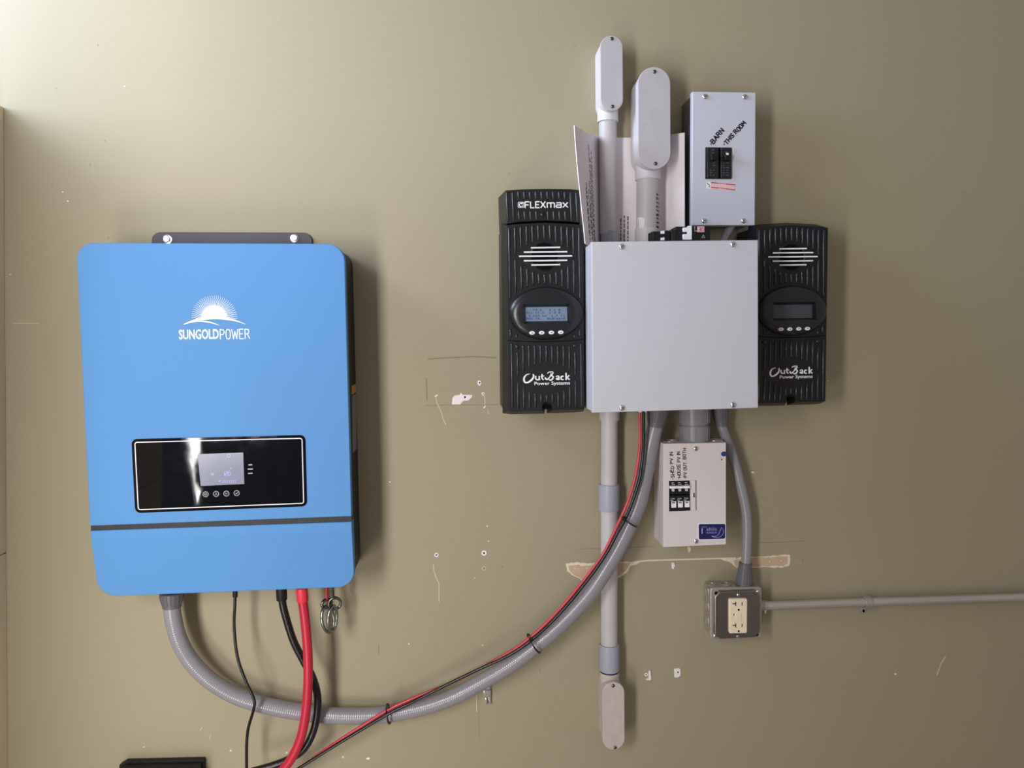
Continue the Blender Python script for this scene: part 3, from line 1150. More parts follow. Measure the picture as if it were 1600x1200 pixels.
pen([(880.5, 587.8), (877, 588.5), (877, 592.5), (880.8, 593.2)], [2.2, 2.6, 2.6, 1.6])
pen([(884.4, 582.5), (884.6, 593.8)], [2.6, 2.6])
pen([(885.5, 590), (889.5, 586.5)], [1.8, 2.2])
pen([(886, 589.8), (890, 593.4)], [1.8, 2.4])
logo = fpart('maker_lettering', bm, 'white', face)
a, b = fm.xz(835, 603.5, CD), fm.xz(890.5, 595.5, CD)
bm = text_mesh('Power Systems', a[0], b[0], a[1], b[1], KY + 0.0002, 0.0005, 0.012)
fpart('maker_lettering', bm, 'white', face)
# the second, shallower controller: copies of the front pieces, its own housing
vc2 = P(1237, 402, 0.09)
fm2 = Thing('charge_controller', 'shorter black ribbed charge controller without fan cap, right of the grey wiring box, display dark', 'charge controller',
            Vector((vc2.x, 0, vc2.z)), 'charge controllers')
DY = CD - 0.09
mp = {}
for o in FM_PARTS:
    c = o.copy()
    COL.objects.link(c)
    mp[o.name] = c
for o in FM_PARTS:
    c = mp[o.name]
    if o.parent is fm.o:
        c.parent = fm2.o
        c.location = (0, DY, 0)
    else:
        c.parent = mp[o.parent.name]
scr2 = mp[scr.name]
scr2.data = scr.data.copy()
scr2.data.materials[0] = M['fmlcd_off']
for o in FM_PARTS:
    c = mp[o.name]
    if o.name.startswith('accent_bar') or o.name.startswith('maker') or o.name.startswith('button'):
        pass
bm = NB()
prism(bm, [(x + (-0.006 if x < 0 else 0.003), z) for x, z in psolid], -0.004, -0.09 + 0.022)
fm2.part('housing', bm, 'plastic')

# ------------------------------------------------------------------ grey wiring box in the middle
BX = 0.207
g = Thing('wiring_box', 'large pale grey metal wiring box with blank cover between the two black controllers', 'electrical box', P(1055, 641, 0.0))
fr = [(924.5, 378), (1184.6, 375), (1184.8, 637.5), (926.2, 645)]
pf = g.poly(fr, BX)
bm = NB()
prism(bm, inset(pf, 0.0012), 0.0 - 0.002, -BX + 0.0015)
g.part('box_body', bm, 'greybox2')
bm = NB()
prism(bm, pf, -BX + 0.016, -BX, 0.0014)
cv = g.part('cover', bm, 'greybox', smooth=30)
for u, v, an in ((971.5, 385.6, 0.8), (1145.2, 382, 0.5), (972, 637.2, 0.1), (1145.5, 632.6, 1.4)):
    g.screw(u, v, BX, 0.0052, ang=an, under=cv)
for u in (1000.5, 1007.6):
    c = g.L(u, 641, 0.077)
    bm = NB()
    lathe(bm, (c.x, c.y, g.xz(1000, 642.6, BX)[1] + 0.004), (0, 0, -1), [(0, .004), (.0185, .004), (.0195, .0032)], 16)
    g.part('bushing', bm, 'white')
zbox = P(1055, 376.6, BX).z            # top of the box

# breakers standing out of the top of the box
br1 = Thing('circuit_breaker', 'black breaker with small white toggles beside the thick conduit, atop the wiring box', 'circuit breaker',
            Vector((P(1045, 376, 0.13).x, -0.10, zbox)), 'breakers on the wiring box')
bd = 0.135
bm = NB()
zt = br1.xz(1050, 358.5, bd)[1]
box(bm, br1.xz(1020, 360, bd)[0], br1.xz(1047.5, 360, bd)[0], 0.0, -(bd - 0.10), 0.0002, zt - 0.003, 0.001)
c1 = br1.part('breaker_case', bm, 'plastic')
bm = NB()
box(bm, br1.xz(1048.3, 360, bd)[0], br1.xz(1056, 360, bd)[0], 0.0, -(bd - 0.10) - 0.002, 0.0002, zt, 0.001)
br1.part('breaker_case', bm, 'plastic2')
for va, vb in ((361.5, 365.5), (372, 375.8)):
    bm = NB()
    p = br1.poly([(1032, vb), (1037.5, vb), (1037.5, va - 1), (1032, va)], bd)
    prism(bm, p, -(bd - 0.10) + 0.001, -(bd - 0.10) - 0.004, 0.0005)
    br1.part('toggle', bm, 'white')
br2 = Thing('circuit_breaker', 'black breaker with a wide white toggle and number sticker, under the upper breaker panel', 'circuit breaker',
            Vector((P(1085, 376, 0.13).x, -0.10, zbox)), 'breakers on the wiring box')
zt2 = br2.xz(1085, 353.8, bd)[1]
bm = NB()
box(bm, br2.xz(1056.8, 360, bd)[0], br2.xz(1079.5, 360, bd)[0], 0.0, -(bd - 0.10), 0.0002, zt2, 0.001)
br2.part('breaker_case', bm, 'plastic')
bm = NB()
box(bm, br2.xz(1080.2, 360, bd)[0], br2.xz(1109, 360, bd)[0], 0.0, -(bd - 0.10) - 0.003, 0.0002, zt2, 0.001)
br2.part('breaker_case', bm, 'plastic')
bm = NB()
yy = -(bd - 0.10)
prism(bm, br2.poly([(1066, 356.5), (1073.5, 356), (1073.5, 353.8), (1079, 353.6), (1079, 375), (1066, 374.8), (1066, 366.5), (1073, 366.5),
                    (1073, 362.5), (1066, 362.5)], bd), yy + 0.001, yy - 0.007)
br2.part('toggle', bm, 'white')
bm = NB()
prism(bm, br2.poly([(1088.6, 354.2), (1099.4, 354.2), (1099.4, 363), (1088.6, 363)], bd), yy - 0.002, yy - 0.0036)
stk = br2.part('number_sticker', bm, 'pinkprint')
bm = NB()
strokes(bm, '30', br2.xz(1090.5, 361.6, bd), br2.xz(1098, 361.6, bd), 0.0062, 0.0006, yy - 0.0037)
br2.part('sticker_number', bm, 'redprint', stk)
bm = NB()
for (u, v) in ((1084.6, 355.5), (1084.6, 358), (1084.8, 361), (1087, 361)):
    prism(bm, br2.poly([(u - .7, v - .6), (u + .7, v - .6), (u + .7, v + .8), (u - .7, v + .8)], bd), yy - 0.002, yy - 0.0035)
q = [br2.xz(u, v, bd) for u, v in ((1095.5, 371.5), (1098, 367.5), (1100.6, 371.5))]
tube(bm, [(x, yy - 0.0032, z) for x, z in q], 0.0006, 5, closed=True, flat=.3)
br2.part('print_mark', bm, 'silverprint')

# ------------------------------------------------------------------ upper breaker panel
UD = 0.078
up_ = Thing('breaker_panel', 'tall cool grey breaker panel with two black breakers and handwritten names above them', 'breaker panel', P(1130, 352, 0.0))
fr = [(1082, 143.2), (1181, 144.2), (1179.6, 352), (1081, 352)]
pf = up_.poly(fr, UD)
bm = NB()
prism(bm, inset(pf, 0.003), -0.0005, -UD + 0.001)
ub = up_.part('box_body', bm, 'galvdark')
for v in (198, 308):
    a = up_.L(1082, v, UD)
    bm = NB()
    tube(bm, [(a.x + 0.003, -0.034 + 0.013 * math.cos(f), a.z + 0.017 * math.sin(f)) for f in [k * math.pi / 10 for k in range(20)]],
         0.0012, 5, closed=True)
    up_.part('knockout', bm, 'galvdark', ub, smooth=60)
bm = NB()
prism(bm, pf, -UD + 0.014, -UD, 0.0014)
uc = up_.part('cover', bm, 'greybox2', smooth=30)
for u, v, an in ((1101.5, 151, .2), (1163.6, 151.6, .9), (1100, 345, .05), (1161.6, 345, 1.5)):
    up_.screw(u, v, UD, 0.0052, ang=an, under=uc)
bm = NB()
prism(bm, up_.poly([(1102.2, 230.2), (1143.2, 230.6), (1143, 279.8), (1102, 279.6)], UD), -UD + 0.002, -UD - 0.0004)
rec = up_.part('breaker_opening', bm, 'hole')
for k, (ua, ub_) in enumerate(((1103.6, 1122.0), (1125.4, 1142.4))):
    bm = NB()
    prism(bm, up_.poly([(ua, 231.5), (ub_, 231.6), (ub_, 278.6), (ua, 278.5)], UD), -UD, -UD - 0.004, 0.0012)
    bk = up_.part('breaker', bm, 'plastic2')
    bm = NB()
    um = (ua + ub_) / 2 + 1
    za, zb2 = (241.5, 251.5)
    p = up_.poly([(um - 5, za), (um + 5, za), (um + 4.4, zb2), (um - 4.4, zb2)], UD + 0.004)
    prism(bm, p, -UD - 0.003, -UD - 0.013, 0.0012)
    up_.part('toggle', bm, 'plastic', bk)
    bm = NB()
    random.seed(20 + k)
    for j in range(6):
        v = 254 + j * 3.8
        for (a, b) in ((um - 5.5, um - 1.5), (um - .5, um + 4.5)):
            if random.random() < .75:
                s = random.uniform(0, 2)
                prism(bm, up_.poly([(a + s * .5, v), (b - s, v), (b - s, v + 1.1), (a + s * .5, v + 1.1)], UD + .004), -UD - 0.0035, -UD - 0.0043)
    for v in ((233.6, 238.4) if k == 0 else (236.8,)):
        prism(bm, up_.poly([(um - 2, v), (um + 2, v), (um + 2, v + 1.2), (um - 2, v + 1.2)], UD + .004), -UD - 0.0035, -UD - 0.0043)
    up_.part('breaker_print', bm, 'dimprint', bk)
    if k:
        bm = NB()
        p = up_.poly([(1134.8, 239), (1138.4, 239), (1138.4, 242), (1134.8, 242)], UD + .013)
        prism(bm, p, -UD - 0.010, -UD - 0.0135)
        up_.part('toggle_mark', bm, 'white', bk)
bm = NB()
random.seed(5)
strokes(bm, '-BARN', up_.xz(1112.6, 228.6, UD), up_.xz(1131.8, 205.2, UD), 0.0086, 0.00120, -UD - 0.0002, wob=.1)
up_.part('handwriting', bm, 'ink', uc)
bm = NB()
strokes(bm, '-THIS ROOM', up_.xz(1133, 229, UD), up_.xz(1165.5, 193, UD), 0.0078, 0.00112, -UD - 0.0002, wob=.1)
up_.part('handwriting', bm, 'ink', uc)
bm = NB()
prism(bm, up_.poly([(1104.6, 283.6), (1148.6, 287.8), (1148, 298), (1103.8, 294.6)], UD), -UD + 0.0004, -UD - 0.0004)
st = up_.part('warning_sticker', bm, 'pinkprint')
bm = NB()
prism(bm, up_.poly([(1104.2, 284), (1110.4, 284.6), (1110, 295), (1103.8, 294.6)], UD), -UD - 0.0002, -UD - 0.0006)
up_.part('sticker_field', bm, 'white', st)
for (a, b, c, d) in ((1111, 284.6, 1148.4, 288.2), (1110.8, 292, 1148, 295.8)):
    bm = NB()
    for f0, f1, hgt in ((0, .32, 1.5), (.34, .6, .8), (.62, 1, 1.5)):
        ua, ub2 = a + (c - a) * f0, a + (c - a) * f1
        va, vb = b + (d - b) * f0, b + (d - b) * f1
        prism(bm, up_.poly([(ua, va), (ub2, vb), (ub2, vb + hgt), (ua, va + hgt)], UD), -UD - 0.0002, -UD - 0.0006)
    up_.part('sticker_stripe', bm, 'redprint', st)
bm = NB()
tube(bm, [up_.L(u, v, UD + .0006) for u, v in ((1104.8, 285.6), (1106.5, 287.6), (1108, 288.6), (1108.6, 290.8), (1107.6, 292.6))], 0.0008, 5, flat=.3)
up_.part('sticker_scribble', bm, 'ink', st)
bm = NB()
prism(bm, up_.poly([(1144.2, 231), (1146.6, 232.5), (1147, 243), (1144.4, 246)], UD), -UD + 0.0004, -UD - 0.0003)
up_.part('filler_smear', bm, 'paper', uc)

# ------------------------------------------------------------------ lower combiner box
LD = 0.075
cb_ = Thing('combiner_box', 'small warm grey box with three black breakers and blue label, under the wiring box', 'electrical box', P(1087, 853, 0.0))
fr = [(1036.5, 693.4), (1134.6, 691.4), (1134.6, 851), (1036.8, 855.2)]
pf = cb_.poly(fr, LD)
bm = NB()
prism(bm, inset(pf, 0.0006), -0.0005, -LD + 0.001)
lb = cb_.part('box_body', bm, 'combiner')
zt = max(z for x, z in pf)
for u in (1048, 1117):
    c = cb_.L(u, 690, 0.04)
    bm = NB()
    tube(bm, [(c.x + 0.014 * math.cos(f), -0.04 + 0.014 * math.sin(f), zt - 0.0004) for f in [k * math.pi / 10 for k in range(20)]],
         0.0013, 6, closed=True)
    cb_.part('knockout', bm, 'galv', lb, smooth=60)
bm = NB()
prism(bm, pf, -LD + 0.03, -LD, 0.0012)
lc = cb_.part('cover', bm, 'combiner', smooth=30)
cb_.screw(1087, 701, LD, 0.0050, ang=.9, under=lc)
cb_.screw(1087.6, 845.4, LD, 0.0050, ang=.9, under=lc)
bm = NB()
prism(bm, cb_.poly([(1045.3, 751.6), (1077.4, 750.8), (1078.4, 797.6), (1045.6, 799)], LD), -LD + 0.001, -LD - 0.0006)
op = cb_.part('breaker_opening', bm, 'hole')
for k in range(3):
    ua = 1046.4 + 10.4 * k
    va = 752.4 - 0.3 * k
    bm = NB()
    prism(bm, cb_.poly([(ua, va), (ua + 9.9, va), (ua + 10.2, va + 19.5), (ua, va + 19.5)], LD), -LD, -LD - 0.002, 0.0004)
    prism(bm, cb_.poly([(ua, va + 22), (ua + 10.2, va + 22), (ua + 10.4, va + 45), (ua, va + 45)], LD), -LD, -LD - 0.002, 0.0004)
    bk = cb_.part('breaker', bm, 'plastic')
    bm = NB()
    prism(bm, cb_.poly([(ua + .7, va + 7.6), (ua + 10.6, va + 7.4), (ua + 10.6, va + 11), (ua + .7, va + 11.2)], LD + .008), -LD - 0.001, -LD - 0.009, 0.0006)
    cb_.part('toggle', bm, 'white', bk)
    bm = NB()
    prism(bm, cb_.poly([(ua + 3, va + 11.4), (ua + 7, va + 11.4), (ua + 7, va + 15.2), (ua + 3.4, va + 15.2)], LD + .003), -LD - 0.0015, -LD - 0.005)
    cb_.part('toggle_stem', bm, 'silverprint', bk)
    bm = NB()
    prism(bm, cb_.poly([(ua + 2.4, va + 31), (ua + 10, va + 30.8), (ua + 10, va + 40.6), (ua + 2.6, va + 40.8)], LD + .002), -LD - 0.0015, -LD - 0.0026)
    sk = cb_.part('rating_sticker', bm, 'white', bk)
    bm = NB()
    for (x0, x1, z0) in ((2.6, 6.6, 1.6), (3, 5.4, 4.4), (6, 8, 4.2), (2, 3.6, 26), (4.4, 8, 26.2), (1.2, 5, 28.8)):
        prism(bm, cb_.poly([(ua + x0, va + z0), (ua + x1, va + z0), (ua + x1, va + z0 + 1.1), (ua + x0, va + z0 + 1.1)], LD + .002), -LD - 0.0015, -LD - 0.0024)
    cb_.part('breaker_print', bm, 'silverprint', bk)
    bm = NB()
    prism(bm, cb_.poly([(ua + 3.6, va + 32.2), (ua + 8, va + 32), (ua + 8, va + 33.8), (ua + 3.6, va + 34)], LD + .002), -LD - 0.0025, -LD - 0.003)
    cb_.part('sticker_print', bm, 'greyink', bk)
bm = NB()
prism(bm, cb_.poly([(1081.2, 750.4), (1086.6, 750.2), (1087, 797), (1081.6, 797.2)], LD), -LD + 0.001, -LD - 0.0012, 0.0004)
fp = cb_.part('filler_plate', bm, 'combiner')
bm = NB()
prism(bm, cb_.poly([(1087, 750.4), (1087.9, 750.4), (1088.2, 797), (1087.4, 797)], LD), -LD + 0.001, -LD - 0.0004)
prism(bm, cb_.poly([(1083.2, 770), (1085, 770), (1085, 776.8), (1083.2, 776.8)], LD), -LD - 0.001, -LD - 0.0016)
cb_.part('plate_slot', bm, 'hole', fp)
random.seed(9)
for txt, a, b in (('-SHED PV IN', (1053.6, 749.5), (1051, 706.5)), ('-HOUSE PV IN', (1063.4, 749), (1062.4, 705.8)),
                  ('-PV OUT. BOTH', (1073.6, 748), (1071.4, 700.4))):
    bm = NB()
    strokes(bm, txt, cb_.xz(*a, LD), cb_.xz(*b, LD), 0.0062, 0.00070, -LD - 0.0002, wob=.14)
    cb_.part('handwriting', bm, 'ink', lc)
bm = NB()
q = cb_.xz(1131.2, 709.2, LD)
prism(bm, [(min(x, cb_.xz(1134.4, 709, LD)[0]), z) for x, z in ellipse(q[0], q[1], 5 * px(LD), 4 * px(LD), 20)], -LD + 0.0004, -LD - 0.0003)
cb_.part('blue_spot', bm, 'bluedot', lc)
bm = NB()
q = cb_.xz(1127.6, 718, LD)
prism(bm, ellipse(q[0], q[1], 1.3 * px(LD), 1.3 * px(LD), 10), -LD + 0.0004, -LD - 0.0003)
cb_.part('blue_spot', bm, 'bluedot', lc)
bm = NB()
prism(bm, rounded(cb_.poly([(1090.2, 817.4), (1134, 816.8), (1134, 843), (1090.4, 844.2)], LD), 0.0036), -LD + 0.0004, -LD - 0.0003)
bl = cb_.part('maker_label', bm, 'white')
bm = NB()
prism(bm, rounded(cb_.poly([(1091.6, 818.8), (1133, 818.4), (1133, 841.6), (1091.8, 842.8)], LD), 0.003), -LD, -LD - 0.0006)
cb_.part('label_field', bm, 'bluelabel', bl)
bm = NB()
yl2 = -LD - 0.0007
prism(bm, cb_.poly([(1096, 825), (1097.8, 825), (1097.8, 834), (1096, 834)], LD), yl2 + .0003, yl2)
tube(bm, [cb_.L(u, v, LD + .0007) for u, v in ((1096, 823.4), (1104.6, 823.2))], 0.0004, 5, flat=.3)
tube(bm, catmull([cb_.L(u, v, LD + .0007) for u, v in ((1125.5, 829), (1127.4, 824.4), (1130, 828), (1130.6, 832), (1128, 836.5), (1123.5, 839.4),
                                                      (1118, 840), (1112, 838))], .001), 0.0005, 5, flat=.3)
tube(bm, catmull([cb_.L(u, v, LD + .0007) for u, v in ((1112, 837.6), (1118, 838), (1122, 836), (1124, 832), (1125.8, 828))], .001), 0.0006, 5, flat=.3)
a, b = cb_.xz(1103.6, 829.4, LD), cb_.xz(1119.6, 823.4, LD)
join(bm, text_mesh('altiis', a[0], b[0], a[1], b[1], yl2 + .0002, .0003, 0.0))
a, b = cb_.xz(1103.6, 833.8, LD), cb_.xz(1120, 830.6, LD)
join(bm, text_mesh('HORIZON', a[0], b[0], a[1], b[1], yl2 + .0002, .0003, 0.0))
cb_.part('label_print', bm, 'lavender', bl)

# short stout nipple between the wiring box and the combiner
def nip(L):
    bm = NB()
    c = L(1085.5, 690, 0.045)
    top = L(1085, 634, 0.045)
    h = (top - c).length
    lathe(bm, c, top - c, [(-0.0, .0275), (h * .02, .028), (h * .46, .028), (h * .47, .0262), (h * .5, .0262), (h * .51, .0285), (h, .0285)], 36)
    for k in range(14):
        a = 2 * math.pi * k / 14
        for f0, f1, r in ((.06, .42, .028), (.56, .98, .0285)):
            p = c + Vector((math.cos(a) * r, math.sin(a) * r, 0))
            tube(bm, [p + Vector((0, 0, h * f0)), p + Vector((0, 0, h * f1))], 0.0009, 5)
    return bm


single('conduit_nipple', 'short stout grey ribbed conduit coupling joining the wiring box to the combiner box', 'conduit fitting', nip, 'nipple', P(1085, 690, 0.045),
       smooth=35)

# ------------------------------------------------------------------ rigid conduits and their fittings
def conduit_body(name, label, plate, depth, hub, hub_r, rear, m, mcover, up=True, screws=(), emb=None):
    """plate: u0,u1,v0,v1 of the front cover at depth; the body tapers slightly to the wall"""
    u0, u1, v0, v1 = plate
    um = (u0 + u1) / 2
    cb = Thing(name, label, 'conduit fitting', P(um, v1, 0.0), 'conduit bodies')
    a, b = cb.xz(u0, (v0 + v1) / 2, depth), cb.xz(u1, (v0 + v1) / 2, depth)
    zt, zb = cb.xz(um, v0, depth)[1], cb.xz(um, v1, depth)[1]
    r = (b[0] - a[0]) / 2
    cx = (a[0] + b[0]) / 2
    xt, xb = cb.xz(um, v0, depth)[0], cb.xz(um, v1, depth)[0]
    cx = (a[0] + b[0]) / 2

    def stadium(rr):
        pts = []
        n = 22
        for k in range(n + 1):
            f = math.pi * k / n
            pts.append((cx + rr * math.cos(f), zt - r + rr * math.sin(f)))
        for k in range(n + 1):
            f = math.pi + math.pi * k / n
            pts.append((cx + rr * math.cos(f), zb + r + rr * math.sin(f)))
        return pts
    bm = NB()
    prism(bm, stadium(r * 0.96), -0.0008 if r < .025 else -0.0085, -depth + 0.0035)
    hc = cb.L(hub[0], hub[1], rear)
    ax = Vector((0, 0, -1 if up else 1))
    st = cb.L(hub[0], hub[2], rear)
    ln = abs(hc.z - st.z)
    lathe(bm, st, -ax, [(-0.022, hub_r * 0.95), (0.0, hub_r * 0.98), (ln * 0.5, hub_r), (ln, hub_r * 1.02)] if False else
          [(-ln, hub_r * 1.02), (0, hub_r), (0.02, hub_r * 0.97)], 28)
    cb.part('fitting_body', bm, m, smooth=40)
    bm = NB()
    prism(bm, stadium(r), -depth + 0.004, -depth, 0.0012)
    cv = cb.part('cover', bm, mcover, smooth=30)
    for (u, v) in screws:
        cb.screw(u, v, depth, 0.0034 if r < .025 else 0.0036, 'darkscrew', cv, ang=.8)
    if emb:
        bm = NB()
        for e in emb:
            strokes(bm, e[0], cb.xz(e[1], e[2], depth), cb.xz(e[3], e[4], depth), e[5], e[6], -depth + 0.0001, flat=.5)
        cb.part('embossing', bm, mcover, cv, smooth=60)
    return cb


conduit_body('conduit_elbow', 'smaller pale grey conduit body at the top of the left conduit, the highest fitting', (938, 973.4, 55.5, 173), 0.058,
             (949.5, 191, 172), 0.0196, 0.022, 'pvcbody', 'pvccover', True, ((956, 60.6), (957, 166.4)))
conduit_body('conduit_elbow', 'larger pale grey conduit body with embossed cover beside the upper breaker panel', (997, 1047.8, 104.5, 264.5), 0.075,
             (1012, 281.5, 262), 0.0236, 0.030, 'pvcbody', 'pvccover', True, ((1022.6, 112), (1024.2, 255.6)),
             (('LR', 1013, 214, 1013, 192, 0.011, 0.0007), ('SCALO', 1021, 190, 1020, 162, 0.0065, 0.0006)))
conduit_body('conduit_elbow', 'stained pale grey conduit body at the bottom end of the lower conduit', (941.5, 976, 1066, 1171.5), 0.054,
             (952.5, 1049, 1064), 0.0192, 0.022, 'pvcdirty', 'pvcdirty', False, ((958, 1071.4), (961, 1167.8)),
             (('SCALO', 957.5, 1140, 957.5, 1106, 0.006, 0.0006),))


def vpipe(name, label, cat, ua, va, ub, vb, d, r, m, group=None, prof=None, extra=None):
    at = P(ub, vb, d)

    def f(L):
        bm = NB()
        a, b = L(ua, va, d), L(ub, vb, d)
        ax = a - b
        h = ax.length
        lathe(bm, b, ax, [(0, r), (h, r)] if prof is None else [(h * f_, r * k) for f_, k in prof], 32)
        return bm
    return single(name, label, cat, f, m, at, group)


RS, RB = 0.0167, 0.0211
vpipe('rigid_conduit', 'upright pale grey conduit from the smaller upper conduit body down to the wiring box', 'conduit', 949.6, 190.6, 951, 366, 0.022, RS, 'pvc', 'rigid conduits')
bigpipe = vpipe('rigid_conduit', 'thicker upright pale grey conduit with black stamping under the larger conduit body', 'conduit', 1011.8, 281, 1011.5, 360, 0.030, RB, 'pvc', 'rigid conduits')
vpipe('rigid_conduit', 'short upright pale grey conduit hanging from the wiring box to the upper coupling', 'conduit', 952, 655, 951.8, 760, 0.022, RS, 'pvc', 'rigid conduits')
vpipe('rigid_conduit', 'long upright pale grey conduit between the two blue-grey couplings, crossed by the flexible conduit', 'conduit', 951.8, 793, 951.8, 1010, 0.022, RS, 'pvc', 'rigid conduits')
vpipe('conduit_coupling', 'blue-grey coupling just below the wiring box on the lower conduit', 'conduit fitting', 951.7, 756.5, 951.6, 797, 0.022, 0.0206, 'coupling', 'blue-grey couplings',
      prof=[(0, .98), (.03, 1), (.97, 1), (1, .98)])
cp2 = vpipe('conduit_coupling', 'blue-grey coupling with a dark glue ring above the bottom conduit body', 'conduit fitting', 951.9, 1006, 952.2, 1046.5, 0.022, 0.0200, 'coupling',
            'blue-grey couplings', prof=[(0, .98), (.03, 1), (.97, 1), (1, .98)])
bm = NB()
q = P(952.3, 1048, 0.022) - cp2.location
lathe(bm, q, (0, 0, 1), [(-0.0012, .0188), (0.0022, .0188)], 28)
obj('glue_ring', bm, 'bluering', cp2)
vpipe('box_adapter', 'pale grey conduit adapter where the lower conduit leaves the wiring box', 'conduit fitting', 952, 636, 952, 656.5, 0.022, 0.0200, 'pvc', 'conduit adapters')
ad1 = vpipe('box_adapter', 'small blue-grey conduit adapter where the left upper conduit enters the wiring box', 'conduit fitting', 953, 362, 953.2, 392, 0.022, 0.0178, 'coupling', 'conduit adapters')
vpipe('box_adapter', 'whitish conduit adapter where the thick upper conduit enters the wiring box', 'conduit fitting', 1010.5, 357.5, 1010.6, 392, 0.030, 0.0226, 'pvcbody', 'conduit adapters')
# stamping and torn label on the thick conduit
bm = NB()
loc = bigpipe.location
random.seed(3)
for k in range(9):
    v0 = 304 + k * 6.2
    for j in range(3):
        uu = 1022.6 + j * 1.9
        p0, p1 = P(uu, v0 + random.uniform(0, 1.5), 0.03) - loc, P(uu, v0 + random.uniform(2.5, 4.6), 0.03) - loc
        for p in (p0, p1):
            xx = max(-RB * .985, min(RB * .985, p.x))
            p.x = xx
            p.y = -math.sqrt(max(1e-9, RB * RB - xx * xx)) - 0.0001
        tube(bm, [p0, p1], 0.0011, 5)
obj('stamped_print', bm, 'ink', bigpipe)
bm = NB()
vs = []
for v, s in ((341, .5), (344, 1), (350, .95), (356, .9), (360, .6)):
    row = []
    for j in range(4):
        xx = -RB * .97 + j * RB * .17 * s
        row.append(bm.verts.new((xx, -math.sqrt(RB * RB - xx * xx) - 0.0004, (P(1000, v, 0.03) - loc).z)))
    vs.append(row)
for a, b in zip(vs, vs[1:]):
    for k in range(3):
        bm.faces.new((a[k], a[k + 1], b[k + 1], b[k]))
obj('torn_label', bm, 'plaster', bigpipe)


# ------------------------------------------------------------------ flexible conduits
def flexible(name, label, px_path, r, ridge, conns, step=0.0011, full=True):
    t = Thing(name, label, 'conduit', P(*px_path[0]), 'flexible conduits')
    pts = catmull([t.L(*q) for q in px_path], step)
    bm = NB()
    tube(bm, pts, r, 14, rfun=(lambda s, i: r * (1 - ridge * (0.5 + 0.5 * math.sin(s / 0.0042 * 2 * math.pi)))) if ridge else None)
    t.part('hose', bm, 'flex', smooth=80)
    for (u, v, d, uu, vv, dd, ra, rb) in conns:
        a, b = t.L(u, v, d), t.L(uu, vv, dd)
        h = (b - a).length
        bm = NB()
        lathe(bm, a, b - a, [(0, rb * .92), (0.0015, rb), (h * .3, rb), (h * .8, ra), (h, ra * .98)], 24)
        for k in range(18):
            an = 2 * math.pi * k / 18
            ax = (b - a).normalized()
            e1 = ax.orthogonal().normalized()
            e2 = ax.cross(e1)
            of = (e1 * math.cos(an) + e2 * math.sin(an))
            tube(bm, [a + of * rb + ax * (h * .08), a + of * rb + ax * (h * .3), a + of * ra * 1.0 + ax * (h * .78)], 0.0008, 4)
        t.part('connector', bm, 'connector', smooth=35)
    return t


flexible('flexible_conduit', 'long grey ribbed flexible conduit sweeping from the blue inverter up to the wiring box',
         [(268, 936, .06), (270, 962, .06), (279, 998, .056), (297, 1031, .05), (326, 1061, .045), (362, 1084, .04), (400, 1098, .037), (440, 1107.5, .034),
          (475, 1113, .032), (507, 1117, .03), (555, 1118.6, .03), (602, 1116, .03), (655, 1106.5, .032), (705, 1090, .036), (755, 1064, .042), (798, 1038, .05),
          (837, 1009, .056), (880, 971.5, .06), (918, 931, .063), (943, 895, .064), (964, 860, .064), (983, 822, .063), (998.5, 784, .06), (1008, 742, .056),
          (1014.5, 706, .052), (1023.5, 668, .051), (1028, 650, .052)], 0.0158, 0.022,
         ((268, 925, .06, 268.6, 948.5, .06, .0172, .0205), (1029, 636, .052, 1024.4, 667, .051, .0165, .0200)))
flexible('flexible_conduit', 'short grey flexible conduit curving from the wiring box down to the outlet box',
         [(1126, 655, .03), (1128.5, 668, .03), (1134, 683, .03), (1142, 704, .03), (1151, 734, .03), (1160, 770, .03), (1165.8, 800, .03), (1167.4, 830, .03),
          (1166.4, 860, .03), (1165.4, 884, .03), (1164.6, 898, .03)], 0.0098, 0.0,
         ((1125, 634, .03, 1127.4, 666, .03, .0118, .0158), (1162, 914.5, .03, 1165, 879.5, .03, .0130, .0158)), step=0.004)
# stub of grey flexible hose between the upper panel and the wiring box
single('flexible_conduit', 'stub of dark grey flexible conduit in the gap between upper breaker panel and wiring box', 'conduit',
       lambda L: tube(NB(), catmull([L(1150, 338, .05), L(1143, 353, .05), L(1133, 372, .05), L(1124, 396, .05)], .002), 0.0078, 14), 'flex',
       P(1137, 365, .05), 'flexible conduits')


# ------------------------------------------------------------------ cables and wires
def cable(name, label, path, r, m, group, cat='cable', boot=None, n=14):
    t = Thing(name, label, cat, P(*path[0]), group)
    bm = NB()
    tube(bm, catmull([t.L(*q) for q in path], max(0.003, r * .6)), r, n)
    t.part('sheath', bm, m, smooth=80)
    if boot:
        (u, v, d, uu, vv, dd, rb, mb) = boot
        a, b = t.L(u, v, d), t.L(uu, vv, dd)
        h = (b - a).length
        bm = NB()
        lathe(bm, a, b - a, [(0, rb), (h * .94, rb), (h, rb * .93)], 20)
        t.part('boot', bm, mb, smooth=40)
    return t


